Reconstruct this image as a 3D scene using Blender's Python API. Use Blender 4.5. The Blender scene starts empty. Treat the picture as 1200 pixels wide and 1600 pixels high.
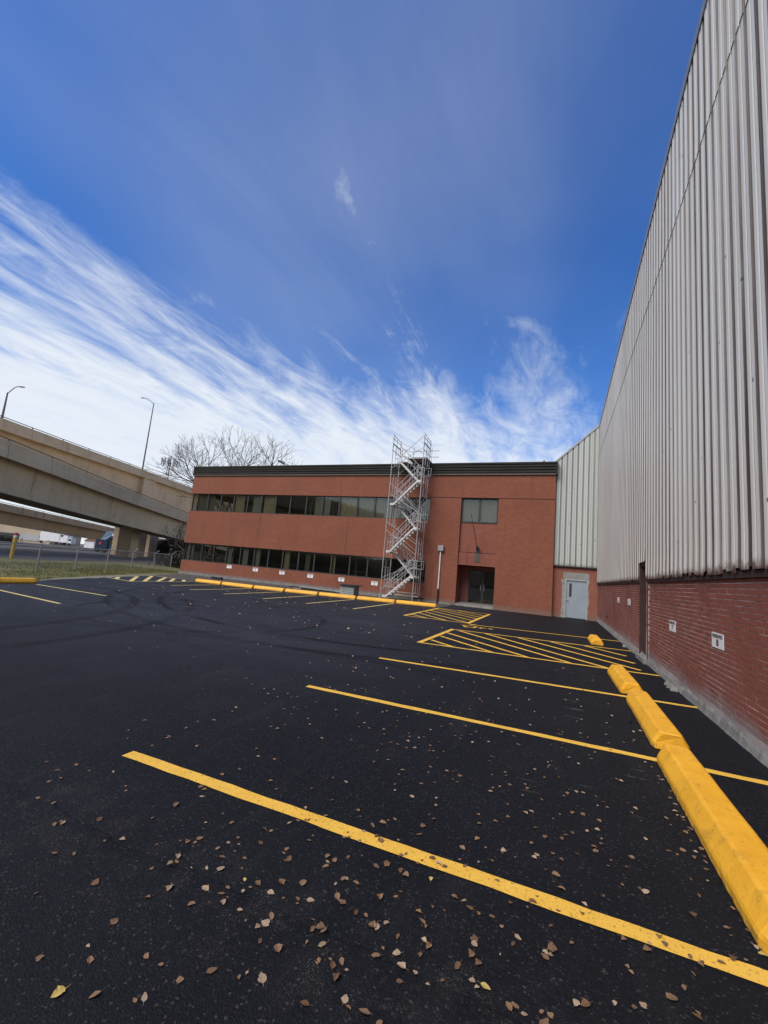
import bpy, bmesh, math, random
from mathutils import Vector, Matrix, noise as mnoise

SC = bpy.context.scene
COL = SC.collection
R = math.radians
rng = random.Random(7)

# ------------------------------------------------------------------ camera
YAW, PITCH, ROLL = R(22.7), R(7.95), R(5.2)
FPX = 660.0
cd = bpy.data.cameras.new('camera')
cam = bpy.data.objects.new('camera', cd); COL.objects.link(cam)
fwd = Vector((-math.sin(YAW), math.cos(YAW), 0)); rgt = Vector((math.cos(YAW), math.sin(YAW), 0)); up = Vector((0, 0, 1))
f2 = fwd*math.cos(PITCH)+up*math.sin(PITCH); u2 = up*math.cos(PITCH)-fwd*math.sin(PITCH)
r3 = rgt*math.cos(ROLL)+u2*math.sin(ROLL); u3 = u2*math.cos(ROLL)-rgt*math.sin(ROLL)
cam.matrix_world = Matrix(((r3.x, u3.x, -f2.x, 0), (r3.y, u3.y, -f2.y, 0), (r3.z, u3.z, -f2.z, 1.6), (0, 0, 0, 1)))
cd.sensor_fit = 'VERTICAL'; cd.sensor_height = 36.0; cd.lens = 36.0*FPX/1600.0
cd.clip_start = 0.05; cd.clip_end = 6000
SC.camera = cam

# ------------------------------------------------------------------ world + sun + exposure
SUN_EL, SUN_AZ = R(50), R(205)          # azimuth clockwise from +Y: behind the camera, veiled by thin cloud
w = bpy.data.worlds.new('World'); SC.world = w; w.use_nodes = True
wt = w.node_tree; wt.nodes.clear()


def nd(nt, typ, props=None, **ins):
    n = nt.nodes.new(typ)
    for k, v in (props or {}).items():
        setattr(n, k, v)
    for k, v in ins.items():
        key = int(k[1:]) if k[0] == 'i' and k[1:].isdigit() else k.replace('_', ' ')
        s = n.inputs[key]
        if hasattr(v, 'links') or isinstance(v, bpy.types.NodeSocket):
            nt.links.new(v, s)
        else:
            s.default_value = v
    return n


def mth(nt, op, a, b=None, c=None, clamp=False):
    n = nt.nodes.new('ShaderNodeMath'); n.operation = op; n.use_clamp = clamp
    for i, v in enumerate((a, b, c)):
        if v is None: continue
        if isinstance(v, bpy.types.NodeSocket): nt.links.new(v, n.inputs[i])
        else: n.inputs[i].default_value = v
    return n.outputs[0]


def ramp(nt, fac, stops, interp='LINEAR'):
    n = nt.nodes.new('ShaderNodeValToRGB'); n.color_ramp.interpolation = interp
    e = n.color_ramp.elements
    while len(e) < len(stops): e.new(0.5)
    for el, (p, c) in zip(e, stops):
        el.position = p
        el.color = (c, c, c, 1) if isinstance(c, (int, float)) else (*c, 1)
    nt.links.new(fac, n.inputs[0])
    return n.outputs[0]


def mix(nt, fac, a, b, blend='MIX'):
    n = nt.nodes.new('ShaderNodeMix'); n.data_type = 'RGBA'; n.blend_type = blend
    for s, v in ((n.inputs[0], fac), (n.inputs[6], a), (n.inputs[7], b)):
        if isinstance(v, bpy.types.NodeSocket): nt.links.new(v, s)
        else: s.default_value = v if isinstance(v, (int, float)) else (*v, 1)
    return n.outputs[2]


def smooth(nt, x, a, b):
    n = nt.nodes.new('ShaderNodeMapRange'); n.interpolation_type = 'SMOOTHSTEP'
    nt.links.new(x, n.inputs[0]); n.inputs[1].default_value = a; n.inputs[2].default_value = b
    return n.outputs[0]


sky = nd(wt, 'ShaderNodeTexSky', dict(sky_type='NISHITA', sun_disc=False, sun_elevation=SUN_EL, sun_rotation=SUN_AZ,
         altitude=100.0, air_density=1.0, dust_density=0.25, ozone_density=3.0))
deep = nd(wt, 'ShaderNodeHueSaturation', Hue=0.513, Saturation=1.30, Value=1.02, Color=sky.outputs[0])
geo = nd(wt, 'ShaderNodeTexCoord')
sep = nd(wt, 'ShaderNodeSeparateXYZ', Vector=geo.outputs['Generated'])
dz = mth(wt, 'MAXIMUM', sep.outputs[2], 0.0)
den = mth(wt, 'ADD', dz, 0.045)
cu = mth(wt, 'DIVIDE', sep.outputs[0], den); cv = mth(wt, 'DIVIDE', sep.outputs[1], den)
uv = nd(wt, 'ShaderNodeCombineXYZ', X=cu, Y=cv)
rad = nd(wt, 'ShaderNodeVectorMath', dict(operation='LENGTH'))
wt.links.new(uv.outputs[0], rad.inputs[0])
# cirrus: long streaks drawn out along the wind, combed finer on top
mp1 = nd(wt, 'ShaderNodeMapping', Vector=uv.outputs[0]); mp1.inputs['Rotation'].default_value = (0, 0, R(-16)); mp1.inputs['Scale'].default_value = (1.55, 0.36, 1); mp1.inputs['Location'].default_value = (3.1, 1.7, 0)
n1 = nd(wt, 'ShaderNodeTexNoise', Vector=mp1.outputs[0], Scale=1.5, Detail=9.0, Roughness=0.62, Distortion=0.55)
mp2 = nd(wt, 'ShaderNodeMapping', Vector=uv.outputs[0]); mp2.inputs['Rotation'].default_value = (0, 0, R(-30)); mp2.inputs['Scale'].default_value = (3.6, 1.6, 1); mp2.inputs['Location'].default_value = (8.4, 2.2, 0)
n2 = nd(wt, 'ShaderNodeTexNoise', Vector=mp2.outputs[0], Scale=1.6, Detail=10.0, Roughness=0.66, Distortion=0.9)
mp3 = nd(wt, 'ShaderNodeMapping', Vector=uv.outputs[0]); mp3.inputs['Scale'].default_value = (0.7, 0.5, 1); mp3.inputs['Location'].default_value = (1.3, 5.2, 0)
n3 = nd(wt, 'ShaderNodeTexNoise', Vector=mp3.outputs[0], Scale=1.0, Detail=3.0, Roughness=0.5)
cov = mth(wt, 'ADD', mth(wt, 'MULTIPLY', n1.outputs[0], 5.2), mth(wt, 'MULTIPLY', n2.outputs[0], 2.6))
cov = mth(wt, 'ADD', cov, mth(wt, 'MULTIPLY', n3.outputs[0], 0.7))
west = mth(wt, 'MULTIPLY', mth(wt, 'MINIMUM', mth(wt, 'MAXIMUM', mth(wt, 'MULTIPLY', cu, -1.0), 0.0), 3.0), 0.42)
cov = mth(wt, 'ADD', mth(wt, 'ADD', cov, west), mth(wt, 'MINIMUM', rad.outputs['Value'], 5.0))
main_c = smooth(wt, cov, 5.65, 8.3)
veil = mth(wt, 'MULTIPLY', mth(wt, 'MULTIPLY', smooth(wt, n3.outputs[0], 0.36, 0.74), mth(wt, 'ADD', mth(wt, 'MULTIPLY', n1.outputs[0], 0.9), 0.2)), 0.24)
cloud = mth(wt, 'MAXIMUM', mth(wt, 'MULTIPLY', main_c, 0.93), veil)
ccol = mix(wt, n2.outputs[0], (4.3, 4.8, 5.5), (5.6, 5.75, 5.9))
skyc = mix(wt, cloud, deep.outputs[0], ccol)
bg = nd(wt, 'ShaderNodeBackground', Color=skyc, Strength=0.1)
wo = nd(wt, 'ShaderNodeOutputWorld', Surface=bg.outputs[0])

sl = bpy.data.lights.new('sun', 'SUN'); sl.energy = 2.5; sl.angle = R(40); sl.color = (1.0, 0.91, 0.79)
sun = bpy.data.objects.new('sun', sl); COL.objects.link(sun)
sd = Vector((math.sin(SUN_AZ)*math.cos(SUN_EL), math.cos(SUN_AZ)*math.cos(SUN_EL), math.sin(SUN_EL)))
sun.rotation_euler = (-sd).to_track_quat('-Z', 'Y').to_euler()
sun.location = (0, -30, 60)
SC.view_settings.view_transform = 'Standard'; SC.view_settings.look = 'None'
SC.view_settings.gamma = 1.0; SC.view_settings.use_curve_mapping = False
SC.view_settings.exposure = 0.75

# ------------------------------------------------------------------ mesh helpers


class MB:
    def __init__(s):
        s.v = []; s.f = []

    def face(s, pts):
        b = len(s.v); s.v += [tuple(p) for p in pts]; s.f.append(tuple(range(b, b+len(pts)))); return s

    def box(s, x0, x1, y0, y1, z0, z1):
        b = len(s.v)
        s.v += [(x0, y0, z0), (x1, y0, z0), (x1, y1, z0), (x0, y1, z0), (x0, y0, z1), (x1, y0, z1), (x1, y1, z1), (x0, y1, z1)]
        s.f += [tuple(b+i for i in q) for q in ((0, 3, 2, 1), (4, 5, 6, 7), (0, 1, 5, 4), (1, 2, 6, 5), (2, 3, 7, 6), (3, 0, 4, 7))]
        return s

    def hexa(s, lo, hi):     # two quads (4 pts each, same order, lo ccw seen from above)
        b = len(s.v); s.v += [tuple(p) for p in lo]+[tuple(p) for p in hi]
        s.f += [tuple(b+i for i in q) for q in ((0, 3, 2, 1), (4, 5, 6, 7), (0, 1, 5, 4), (1, 2, 6, 5), (2, 3, 7, 6), (3, 0, 4, 7))]
        return s

    def tube(s, p, q, r, r2=None, n=6, caps=True):
        p = Vector(p); q = Vector(q); r2 = r if r2 is None else r2
        d = (q-p)
        if d.length < 1e-6: return s
        d.normalize(); a = d.orthogonal().normalized(); c = d.cross(a)
        b = len(s.v)
        for (o, rr) in ((p, r), (q, r2)):
            for i in range(n):
                t = 2*math.pi*i/n
                s.v.append(tuple(o+(a*math.cos(t)+c*math.sin(t))*rr))
        for i in range(n):
            j = (i+1) % n; s.f.append((b+i, b+j, b+n+j, b+n+i))
        if caps:
            s.f.append(tuple(b+i for i in range(n-1, -1, -1))); s.f.append(tuple(b+n+i for i in range(n)))
        return s

    def path(s, pts, r, n=6):
        for a, b in zip(pts, pts[1:]): s.tube(a, b, r, n=n)
        return s

    def loft(s, rings, closed=True, caps=True):   # rings of equal length point lists
        b = len(s.v); n = len(rings[0])
        for rg in rings: s.v += [tuple(p) for p in rg]
        for k in range(len(rings)-1):
            for i in range(n if closed else n-1):
                j = (i+1) % n
                s.f.append((b+k*n+i, b+k*n+j, b+(k+1)*n+j, b+(k+1)*n+i))
        if caps and closed:
            s.f.append(tuple(b+i for i in range(n-1, -1, -1))); e = b+(len(rings)-1)*n; s.f.append(tuple(e+i for i in range(n)))
        return s

    def mesh(s, name, org=(0, 0, 0), fix=True):
        me = bpy.data.meshes.new(name)
        ox, oy, oz = org
        me.from_pydata([(x-ox, y-oy, z-oz) for x, y, z in s.v], [], s.f)
        if fix:
            bm = bmesh.new(); bm.from_mesh(me); bmesh.ops.recalc_face_normals(bm, faces=bm.faces[:]); bm.to_mesh(me); bm.free()
        me.update()
        return me


ORG = {}


def thing(name, label, cat, loc, group=None):
    o = bpy.data.objects.new(name, None); COL.objects.link(o); o.location = loc; o.empty_display_size = 0.2
    o['label'] = label; o['category'] = cat
    if group: o['group'] = group
    ORG[o.name] = tuple(loc)
    return o


def part(name, mb, m, parent, smooth_sh=False, stuff=False, label=None, fix=True):
    org = ORG[parent.name]
    me = mb.mesh(name, org, fix) if isinstance(mb, MB) else mb
    o = bpy.data.objects.new(name, me); COL.objects.link(o); o.parent = parent
    ORG[o.name] = org
    if m and not me.materials: me.materials.append(m)
    if smooth_sh: me.polygons.foreach_set('use_smooth', [True]*len(me.polygons))
    if stuff: o['kind'] = 'stuff'
    if label: o['label'] = label
    return o


def single(name, mb, m, label=None, cat=None, group=None, kind=None, loc=(0, 0, 0), smooth_sh=False, fix=True):
    me = mb.mesh(name, loc, fix) if isinstance(mb, MB) else mb
    o = bpy.data.objects.new(name, me); COL.objects.link(o); o.location = loc
    if m and not me.materials: me.materials.append(m)
    if label: o['label'] = label
    if cat: o['category'] = cat
    if group: o['group'] = group
    if kind: o['kind'] = kind
    if smooth_sh: me.polygons.foreach_set('use_smooth', [True]*len(me.polygons))
    ORG[o.name] = tuple(loc)
    return o


# ------------------------------------------------------------------ materials


def new_mat(name, rough=0.8, metal=0.0, spec=0.5):
    m = bpy.data.materials.new(name); m.use_nodes = True
    nt = m.node_tree; b = nt.nodes['Principled BSDF']
    b.inputs['Roughness'].default_value = rough; b.inputs['Metallic'].default_value = metal
    b.inputs['Specular IOR Level'].default_value = spec
    return m, nt, b


def pos(nt):
    return nt.nodes.new('ShaderNodeNewGeometry').outputs['Position']


def noi(nt, vec, scale, detail=4.0, rough=0.55, dist=0.0, stretch=None):
    if stretch:
        mp = nd(nt, 'ShaderNodeMapping', Vector=vec); mp.inputs['Scale'].default_value = stretch; vec = mp.outputs[0]
    return nd(nt, 'ShaderNodeTexNoise', Vector=vec, Scale=scale, Detail=detail, Roughness=rough, Distortion=dist).outputs[0]


def bump(nt, b, h, strength=0.4, dist=0.01):
    n = nd(nt, 'ShaderNodeBump', Height=h, Strength=strength, Distance=dist)
    nt.links.new(n.outputs[0], b.inputs['Normal'])


def simple(name, c, var=0.18, scale=6.0, rough=0.75, metal=0.0, bmp=0.0, bscale=60.0, c2=None, stretch=None, spec=0.5, bdist=0.01):
    m, nt, b = new_mat(name, rough, metal, spec)
    p = pos(nt)
    n = noi(nt, p, scale, 6.0, 0.6, stretch=stretch)
    c2 = c2 or tuple(x*(1-2*var) for x in c)
    col = mix(nt, ramp(nt, n, [(0.3, 0.0), (0.72, 1.0)]), c2, c)
    nt.links.new(col, b.inputs['Base Color'])
    if bmp: bump(nt, b, noi(nt, p, bscale, 3.0), bmp, bdist)
    return m


M = {}
M['concrete'] = simple('concrete', (0.30, 0.29, 0.265), 0.2, 3.0, 0.9, bmp=0.4, bscale=40)
M['kerb_concrete'] = simple('kerb_concrete', (0.25, 0.245, 0.225), 0.26, 3.5, 0.9, bmp=0.5, bscale=30)
M['steel_grey'] = simple('steel_grey', (0.36, 0.37, 0.37), 0.1, 4, 0.45, 0.5)
M['galv'] = simple('galv', (0.50, 0.50, 0.485), 0.12, 9, 0.42, 0.35)
M['alu'] = simple('alu', (0.62, 0.61, 0.585), 0.08, 8, 0.45, 0.2)
M['plank'] = simple('plank', (0.34, 0.31, 0.27), 0.25, 8, 0.8, stretch=(1, 8, 1))
M['dark_metal'] = simple('dark_metal', (0.035, 0.035, 0.036), 0.15, 5, 0.5)
M['bronze'] = simple('bronze', (0.055, 0.052, 0.047), 0.2, 5, 0.5, 0.2)
M['fascia'] = simple('fascia', (0.030, 0.029, 0.024), 0.2, 1.5, 0.75, 0.0, stretch=(0.4, 1, 1), spec=0.25)
M['fascia_trim'] = simple('fascia_trim', (0.11, 0.098, 0.078), 0.15, 2, 0.6)
M['white_sign'] = simple('white_sign', (0.80, 0.80, 0.79), 0.04, 6, 0.4)
M['sign_black'] = simple('sign_black', (0.02, 0.022, 0.03), 0.05, 6, 0.5)
M['white_paint'] = simple('white_paint', (0.72, 0.71, 0.68), 0.1, 6, 0.6)
M['truck_white'] = simple('truck_white', (0.75, 0.75, 0.74), 0.08, 1, 0.5)
M['door_blue'] = simple('door_blue', (0.27, 0.32, 0.37), 0.07, 1.6, 0.5)
M['door_frame'] = simple('door_frame', (0.37, 0.40, 0.41), 0.15, 4, 0.6)
M['patch_plaster'] = simple('patch_plaster', (0.33, 0.33, 0.31), 0.25, 5, 0.9, bmp=0.5, bscale=30)
M['sill_block'] = simple('sill_block', (0.26, 0.265, 0.255), 0.15, 5, 0.9)
M['teal_door'] = simple('teal_door', (0.030, 0.042, 0.046), 0.2, 3, 0.55)
M['rust_dark'] = simple('rust_dark', (0.055, 0.022, 0.018), 0.4, 7, 0.85, c2=(0.02, 0.012, 0.011))
M['rubber'] = simple('rubber', (0.02, 0.02, 0.02), 0.2, 6, 0.8)
M['truck_blue'] = simple('truck_blue', (0.012, 0.035, 0.075), 0.2, 1.5, 0.4)
M['truck_blue_light'] = simple('truck_blue_light', (0.05, 0.12, 0.22), 0.2, 1.5, 0.4)
M['red'] = simple('red', (0.45, 0.03, 0.05), 0.1, 3, 0.5)
M['red_roof'] = simple('red_roof', (0.32, 0.11, 0.07), 0.2, 0.5, 0.8)
M['far_beige'] = simple('far_beige', (0.47, 0.38, 0.26), 0.1, 0.2, 0.85)
M['far_window'] = simple('far_window', (0.05, 0.055, 0.06), 0.1, 0.4, 0.2)
M['far_panel'] = simple('far_panel', (0.40, 0.41, 0.40), 0.1, 0.4, 0.6)
M['interior'] = simple('interior', (0.16, 0.155, 0.14), 0.15, 0.7, 0.9)
M['blind_tan'] = simple('blind_tan', (0.36, 0.31, 0.225), 0.08, 4, 0.9, stretch=(9, 1, 0.2))
M['blind_grey'] = simple('blind_grey', (0.27, 0.28, 0.265), 0.08, 4, 0.9, stretch=(9, 1, 0.2))
M['lamp_pole'] = simple('lamp_pole', (0.13, 0.115, 0.115), 0.15, 2, 0.5, 0.3)
M['bark'] = simple('bark', (0.075, 0.052, 0.045), 0.25, 6, 0.9)
M['yellow_post'] = simple('yellow_post', (0.62, 0.40, 0.02), 0.1, 6, 0.6)
M['fence_steel'] = simple('fence_steel', (0.38, 0.38, 0.37), 0.15, 6, 0.5, 0.3)
M['cable_black'] = simple('cable_black', (0.02, 0.02, 0.02), 0.1, 6, 0.6)
M['vent_box'] = simple('vent_box', (0.20, 0.225, 0.215), 0.12, 6, 0.55, 0.1)

# asphalt: black, with stones in it, seams between paving passes, tyre marks and dusty patches
m, nt, b = new_mat('asphalt', 0.72, 0, 0.42); M['asphalt'] = m
p = pos(nt)
big = noi(nt, p, 0.22, 4, 0.6, 0.4)
mid = noi(nt, p, 1.6, 5, 0.65, 0.3)
fine = noi(nt, p, 48.0, 3, 0.6)
grit = nd(nt, 'ShaderNodeTexVoronoi', dict(feature='F1'), Vector=p, Scale=105.0)
stone = nd(nt, 'ShaderNodeTexVoronoi', dict(feature='F1'), Vector=p, Scale=120.0)
base = mix(nt, ramp(nt, big, [(0.36, 0.0), (0.66, 1.0)]), (0.0048, 0.0054, 0.0070), (0.0080, 0.0090, 0.0118))
base = mix(nt, mth(nt, 'MULTIPLY', ramp(nt, mid, [(0.48, 0.0), (0.8, 1.0)]), 0.5), base, (0.0125, 0.0135, 0.0165))
base = mix(nt, mth(nt, 'MULTIPLY', ramp(nt, fine, [(0.5, 0.0), (0.78, 1.0)]), 0.5), base, (0.021, 0.022, 0.026))
sp = nd(nt, 'ShaderNodeSeparateColor', Color=stone.outputs['Color'])
base = mix(nt, mth(nt, 'MULTIPLY', ramp(nt, sp.outputs[0], [(0.95, 0.0), (0.995, 1.0)]), 0.45), base, (0.085, 0.083, 0.080))
sx = nd(nt, 'ShaderNodeSeparateXYZ', Vector=p)
# paler, bluer tone mixed in farther out and towards the left
pale_zone = mth(nt, 'MULTIPLY', smooth(nt, mth(nt, 'ADD', sx.outputs[1], mth(nt, 'MULTIPLY', mid, 2.0)), 3.6, 9.5), mth(nt, 'SUBTRACT', 1.0, smooth(nt, mth(nt, 'ADD', sx.outputs[0], mth(nt, 'MULTIPLY', mid, 2.0)), -4.5, 1.0)))
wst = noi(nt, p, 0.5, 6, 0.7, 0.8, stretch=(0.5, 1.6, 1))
base = mix(nt, mth(nt, 'MULTIPLY', pale_zone, ramp(nt, wst, [(0.30, 0.30), (0.70, 1.0)])), base, (0.029, 0.033, 0.042))
# seam between two paving passes, running along X near y = 1.85
wob = mth(nt, 'MULTIPLY', mth(nt, 'SUBTRACT', noi(nt, p, 1.3, 4), 0.5), 0.42)
sd_ = mth(nt, 'ABSOLUTE', mth(nt, 'ADD', mth(nt, 'SUBTRACT', sx.outputs[1], 1.86), wob))
seam = mth(nt, 'SUBTRACT', 1.0, smooth(nt, sd_, 0.0, 0.09))
dust = mth(nt, 'MULTIPLY', mth(nt, 'SUBTRACT', 1.0, smooth(nt, sd_, 0.0, 0.55)), ramp(nt, noi(nt, p, 5.0, 6, 0.7), [(0.48, 0.0), (0.72, 1.0)]))
dust = mth(nt, 'MULTIPLY', dust, ramp(nt, noi(nt, p, 120.0, 3, 0.7), [(0.50, 0.0), (0.62, 1.0)]))
base = mix(nt, mth(nt, 'MULTIPLY', dust, 0.75), base, (0.085, 0.078, 0.070))
# dusty wheel tracks running in and out of the stalls
trk = noi(nt, p, 1.5, 5, 0.65, stretch=(1.6, 0.22, 1))
trk = mth(nt, 'MULTIPLY', ramp(nt, trk, [(0.55, 0.0), (0.72, 1.0)]), ramp(nt, noi(nt, p, 9.0, 5, 0.7), [(0.35, 0.2), (0.7, 1.0)]))
trk = mth(nt, 'MULTIPLY', trk, ramp(nt, noi(nt, p, 90.0, 3, 0.7), [(0.42, 0.25), (0.62, 1.0)]))
base = mix(nt, mth(nt, 'MULTIPLY', trk, 0.55), base, (0.046, 0.044, 0.043))
# tyre marks
for (cx, cy, r0, wd, k) in ((-6.0, 17.5, 9.3, 0.16, 0.6), (-6.3, 17.9, 10.9, 0.15, 0.5), (-17.0, 3.0, 8.2, 0.18, 0.6), (-17.2, 3.1, 9.8, 0.18, 0.5), (-9.0, 9.5, 3.2, 0.14, 0.5), (-12.5, 12.0, 2.6, 0.13, 0.45), (-3.0, -6.0, 13.2, 0.17, 0.35)):
    vv = nd(nt, 'ShaderNodeVectorMath', dict(operation='DISTANCE')); nt.links.new(p, vv.inputs[0]); vv.inputs[1].default_value = (cx, cy, 0)
    dd = mth(nt, 'ABSOLUTE', mth(nt, 'SUBTRACT', vv.outputs['Value'], r0))
    mk = mth(nt, 'MULTIPLY', mth(nt, 'SUBTRACT', 1.0, smooth(nt, dd, wd*0.4, wd)), ramp(nt, noi(nt, p, 0.35, 3), [(0.40, 0.0), (0.55, min(1, k*1.5))]))
    base = mix(nt, mk, base, (0.0060, 0.0062, 0.0070))
# pale scuffs in the right-hand stalls
sc1 = noi(nt, p, 2.2, 4, 0.6, stretch=(1.0, 9.0, 1))
reg = mth(nt, 'MULTIPLY', smooth(nt, sx.outputs[0], -0.6, 0.4), mth(nt, 'SUBTRACT', 1.0, smooth(nt, sx.outputs[0], 1.0, 1.3)))
reg = mth(nt, 'MULTIPLY', reg, smooth(nt, sx.outputs[1], 3.2, 4.2))
base = mix(nt, mth(nt, 'MULTIPLY', mth(nt, 'MULTIPLY', reg, ramp(nt, sc1, [(0.665, 0.0), (0.71, 1.0)])), 0.6), base, (0.17, 0.17, 0.17))
nt.links.new(base, b.inputs['Base Color'])
rr = mth(nt, 'ADD', mth(nt, 'MULTIPLY', big, 0.25), 0.55); nt.links.new(rr, b.inputs['Roughness'])
b.inputs['Specular IOR Level'].default_value = 0.13
hh = mth(nt, 'SUBTRACT', mth(nt, 'ADD', mth(nt, 'MULTIPLY', grit.outputs['Distance'], -1.3), mth(nt, 'MULTIPLY', noi(nt, p, 130.0, 4, 0.75), 1.0)), mth(nt, 'MULTIPLY', seam, 0.5))
bump(nt, b, hh, 0.55, 0.006)

# road marking paint, scuffed
m, nt, b = new_mat('line_paint', 0.7, 0, 0.35); M['line_paint'] = m
p = pos(nt)
wear = noi(nt, p, 55.0, 5, 0.7)
tone = mix(nt, noi(nt, p, 7.0, 4), (0.60, 0.34, 0.035), (0.78, 0.48, 0.075))
nt.links.new(mix(nt, ramp(nt, wear, [(0.56, 0.0), (0.68, 1.0)]), tone, (0.20, 0.125, 0.035)), b.inputs['Base Color'])
bump(nt, b, wear, 0.6, 0.006)
m, nt, b = new_mat('line_paint_pale', 0.7, 0, 0.35); M['line_paint_pale'] = m
p = pos(nt)
tone = mix(nt, noi(nt, p, 3.0, 4), (0.46, 0.36, 0.12), (0.66, 0.54, 0.22))
nt.links.new(mix(nt, ramp(nt, noi(nt, p, 14.0, 4), [(0.60, 0.0), (0.74, 1.0)]), tone, (0.16, 0.13, 0.08)), b.inputs['Base Color'])

# painted concrete wheel stop
m, nt, b = new_mat('stop_paint', 0.55, 0, 0.4); M['stop_paint'] = m
p = pos(nt)
tone = mix(nt, ramp(nt, noi(nt, p, 2.6, 5, 0.65), [(0.3, 0.0), (0.7, 1.0)]), (0.66, 0.320, 0.014), (0.82, 0.43, 0.030))
vz = nd(nt, 'ShaderNodeSeparateXYZ', Vector=p).outputs[2]
pits = nd(nt, 'ShaderNodeTexVoronoi', dict(feature='F1'), Vector=p, Scale=26.0)
pm = mth(nt, 'MULTIPLY', ramp(nt, pits.outputs['Distance'], [(0.10, 1.0), (0.20, 0.0)]), ramp(nt, noi(nt, p, 6.0), [(0.46, 0.0), (0.56, 1.0)]))
tone = mix(nt, mth(nt, 'MULTIPLY', pm, 0.7), tone, (0.20, 0.10, 0.012))
dirt = mth(nt, 'MULTIPLY', ramp(nt, noi(nt, p, 9.0, 6, 0.7, stretch=(1, 1, 0.4)), [(0.54, 0.0), (0.74, 1.0)]), 0.55)
tone = mix(nt, dirt, tone, (0.27, 0.155, 0.03))
chip = mth(nt, 'MULTIPLY', mth(nt, 'SUBTRACT', 1.0, smooth(nt, vz, 0.012, 0.06)), ramp(nt, noi(nt, p, 17.0, 5, 0.7), [(0.50, 0.0), (0.58, 1.0)]))
tone = mix(nt, mth(nt, 'MULTIPLY', chip, 0.85), tone, (0.16, 0.14, 0.11))
scf = mth(nt, 'MULTIPLY', ramp(nt, noi(nt, p, 5.0, 5, 0.7, stretch=(2.5, 0.6, 2.5)), [(0.63, 0.0), (0.72, 1.0)]), 0.5)
tone = mix(nt, scf, tone, (0.30, 0.16, 0.03))
nt.links.new(tone, b.inputs['Base Color'])
bump(nt, b, mth(nt, 'ADD', noi(nt, p, 60.0, 4, 0.7), mth(nt, 'MULTIPLY', noi(nt, p, 22.0, 3), 0.7)), 0.5, 0.006)

# brick of the warehouse plinth: one tone per brick, greyed by lime and dust near the footing
m, nt, b = new_mat('brick_red', 0.85, 0, 0.3); M['brick_red'] = m
p = pos(nt)
isl = nt.nodes.new('ShaderNodeNewGeometry').outputs['Random Per Island']
tone = mix(nt, isl, (0.195, 0.060, 0.041), (0.295, 0.094, 0.062))
tone = mix(nt, mth(nt, 'MULTIPLY', ramp(nt, noi(nt, p, 1.1, 5, 0.6, stretch=(1, 0.6, 1.2)), [(0.45, 0.0), (0.75, 1.0)]), 0.55), tone, (0.165, 0.088, 0.068))
tone = mix(nt, mth(nt, 'MULTIPLY', noi(nt, p, 70.0, 3), 0.35), tone, (0.09, 0.028, 0.022))
vz = nd(nt, 'ShaderNodeSeparateXYZ', Vector=p).outputs[2]
lime = mth(nt, 'SUBTRACT', 1.0, smooth(nt, mth(nt, 'ADD', vz, mth(nt, 'MULTIPLY', noi(nt, p, 2.2, 6, 0.65), -0.50)), -0.16, 0.17))
tone = mix(nt, mth(nt, 'MULTIPLY', lime, 0.85), tone, (0.25, 0.235, 0.22))
nt.links.new(tone, b.inputs['Base Color'])
bump(nt, b, noi(nt, p, 90.0, 3), 0.4, 0.004)
m, nt, b = new_mat('mortar', 0.9, 0, 0.3); M['mortar'] = m
p = pos(nt)
tone = mix(nt, noi(nt, p, 3.0, 5), (0.46, 0.33, 0.29), (0.66, 0.52, 0.46))
tone = mix(nt, ramp(nt, noi(nt, p, 0.9, 4), [(0.36, 1.0), (0.52, 0.0)]), tone, (0.24, 0.13, 0.11))
vz = nd(nt, 'ShaderNodeSeparateXYZ', Vector=p).outputs[2]
lime = mth(nt, 'SUBTRACT', 1.0, smooth(nt, mth(nt, 'ADD', vz, mth(nt, 'MULTIPLY', noi(nt, p, 2.2, 6, 0.65), -0.50)), -0.16, 0.17))
tone = mix(nt, mth(nt, 'MULTIPLY', lime, 0.7), tone, (0.27, 0.26, 0.245))
nt.links.new(tone, b.inputs['Base Color'])


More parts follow.
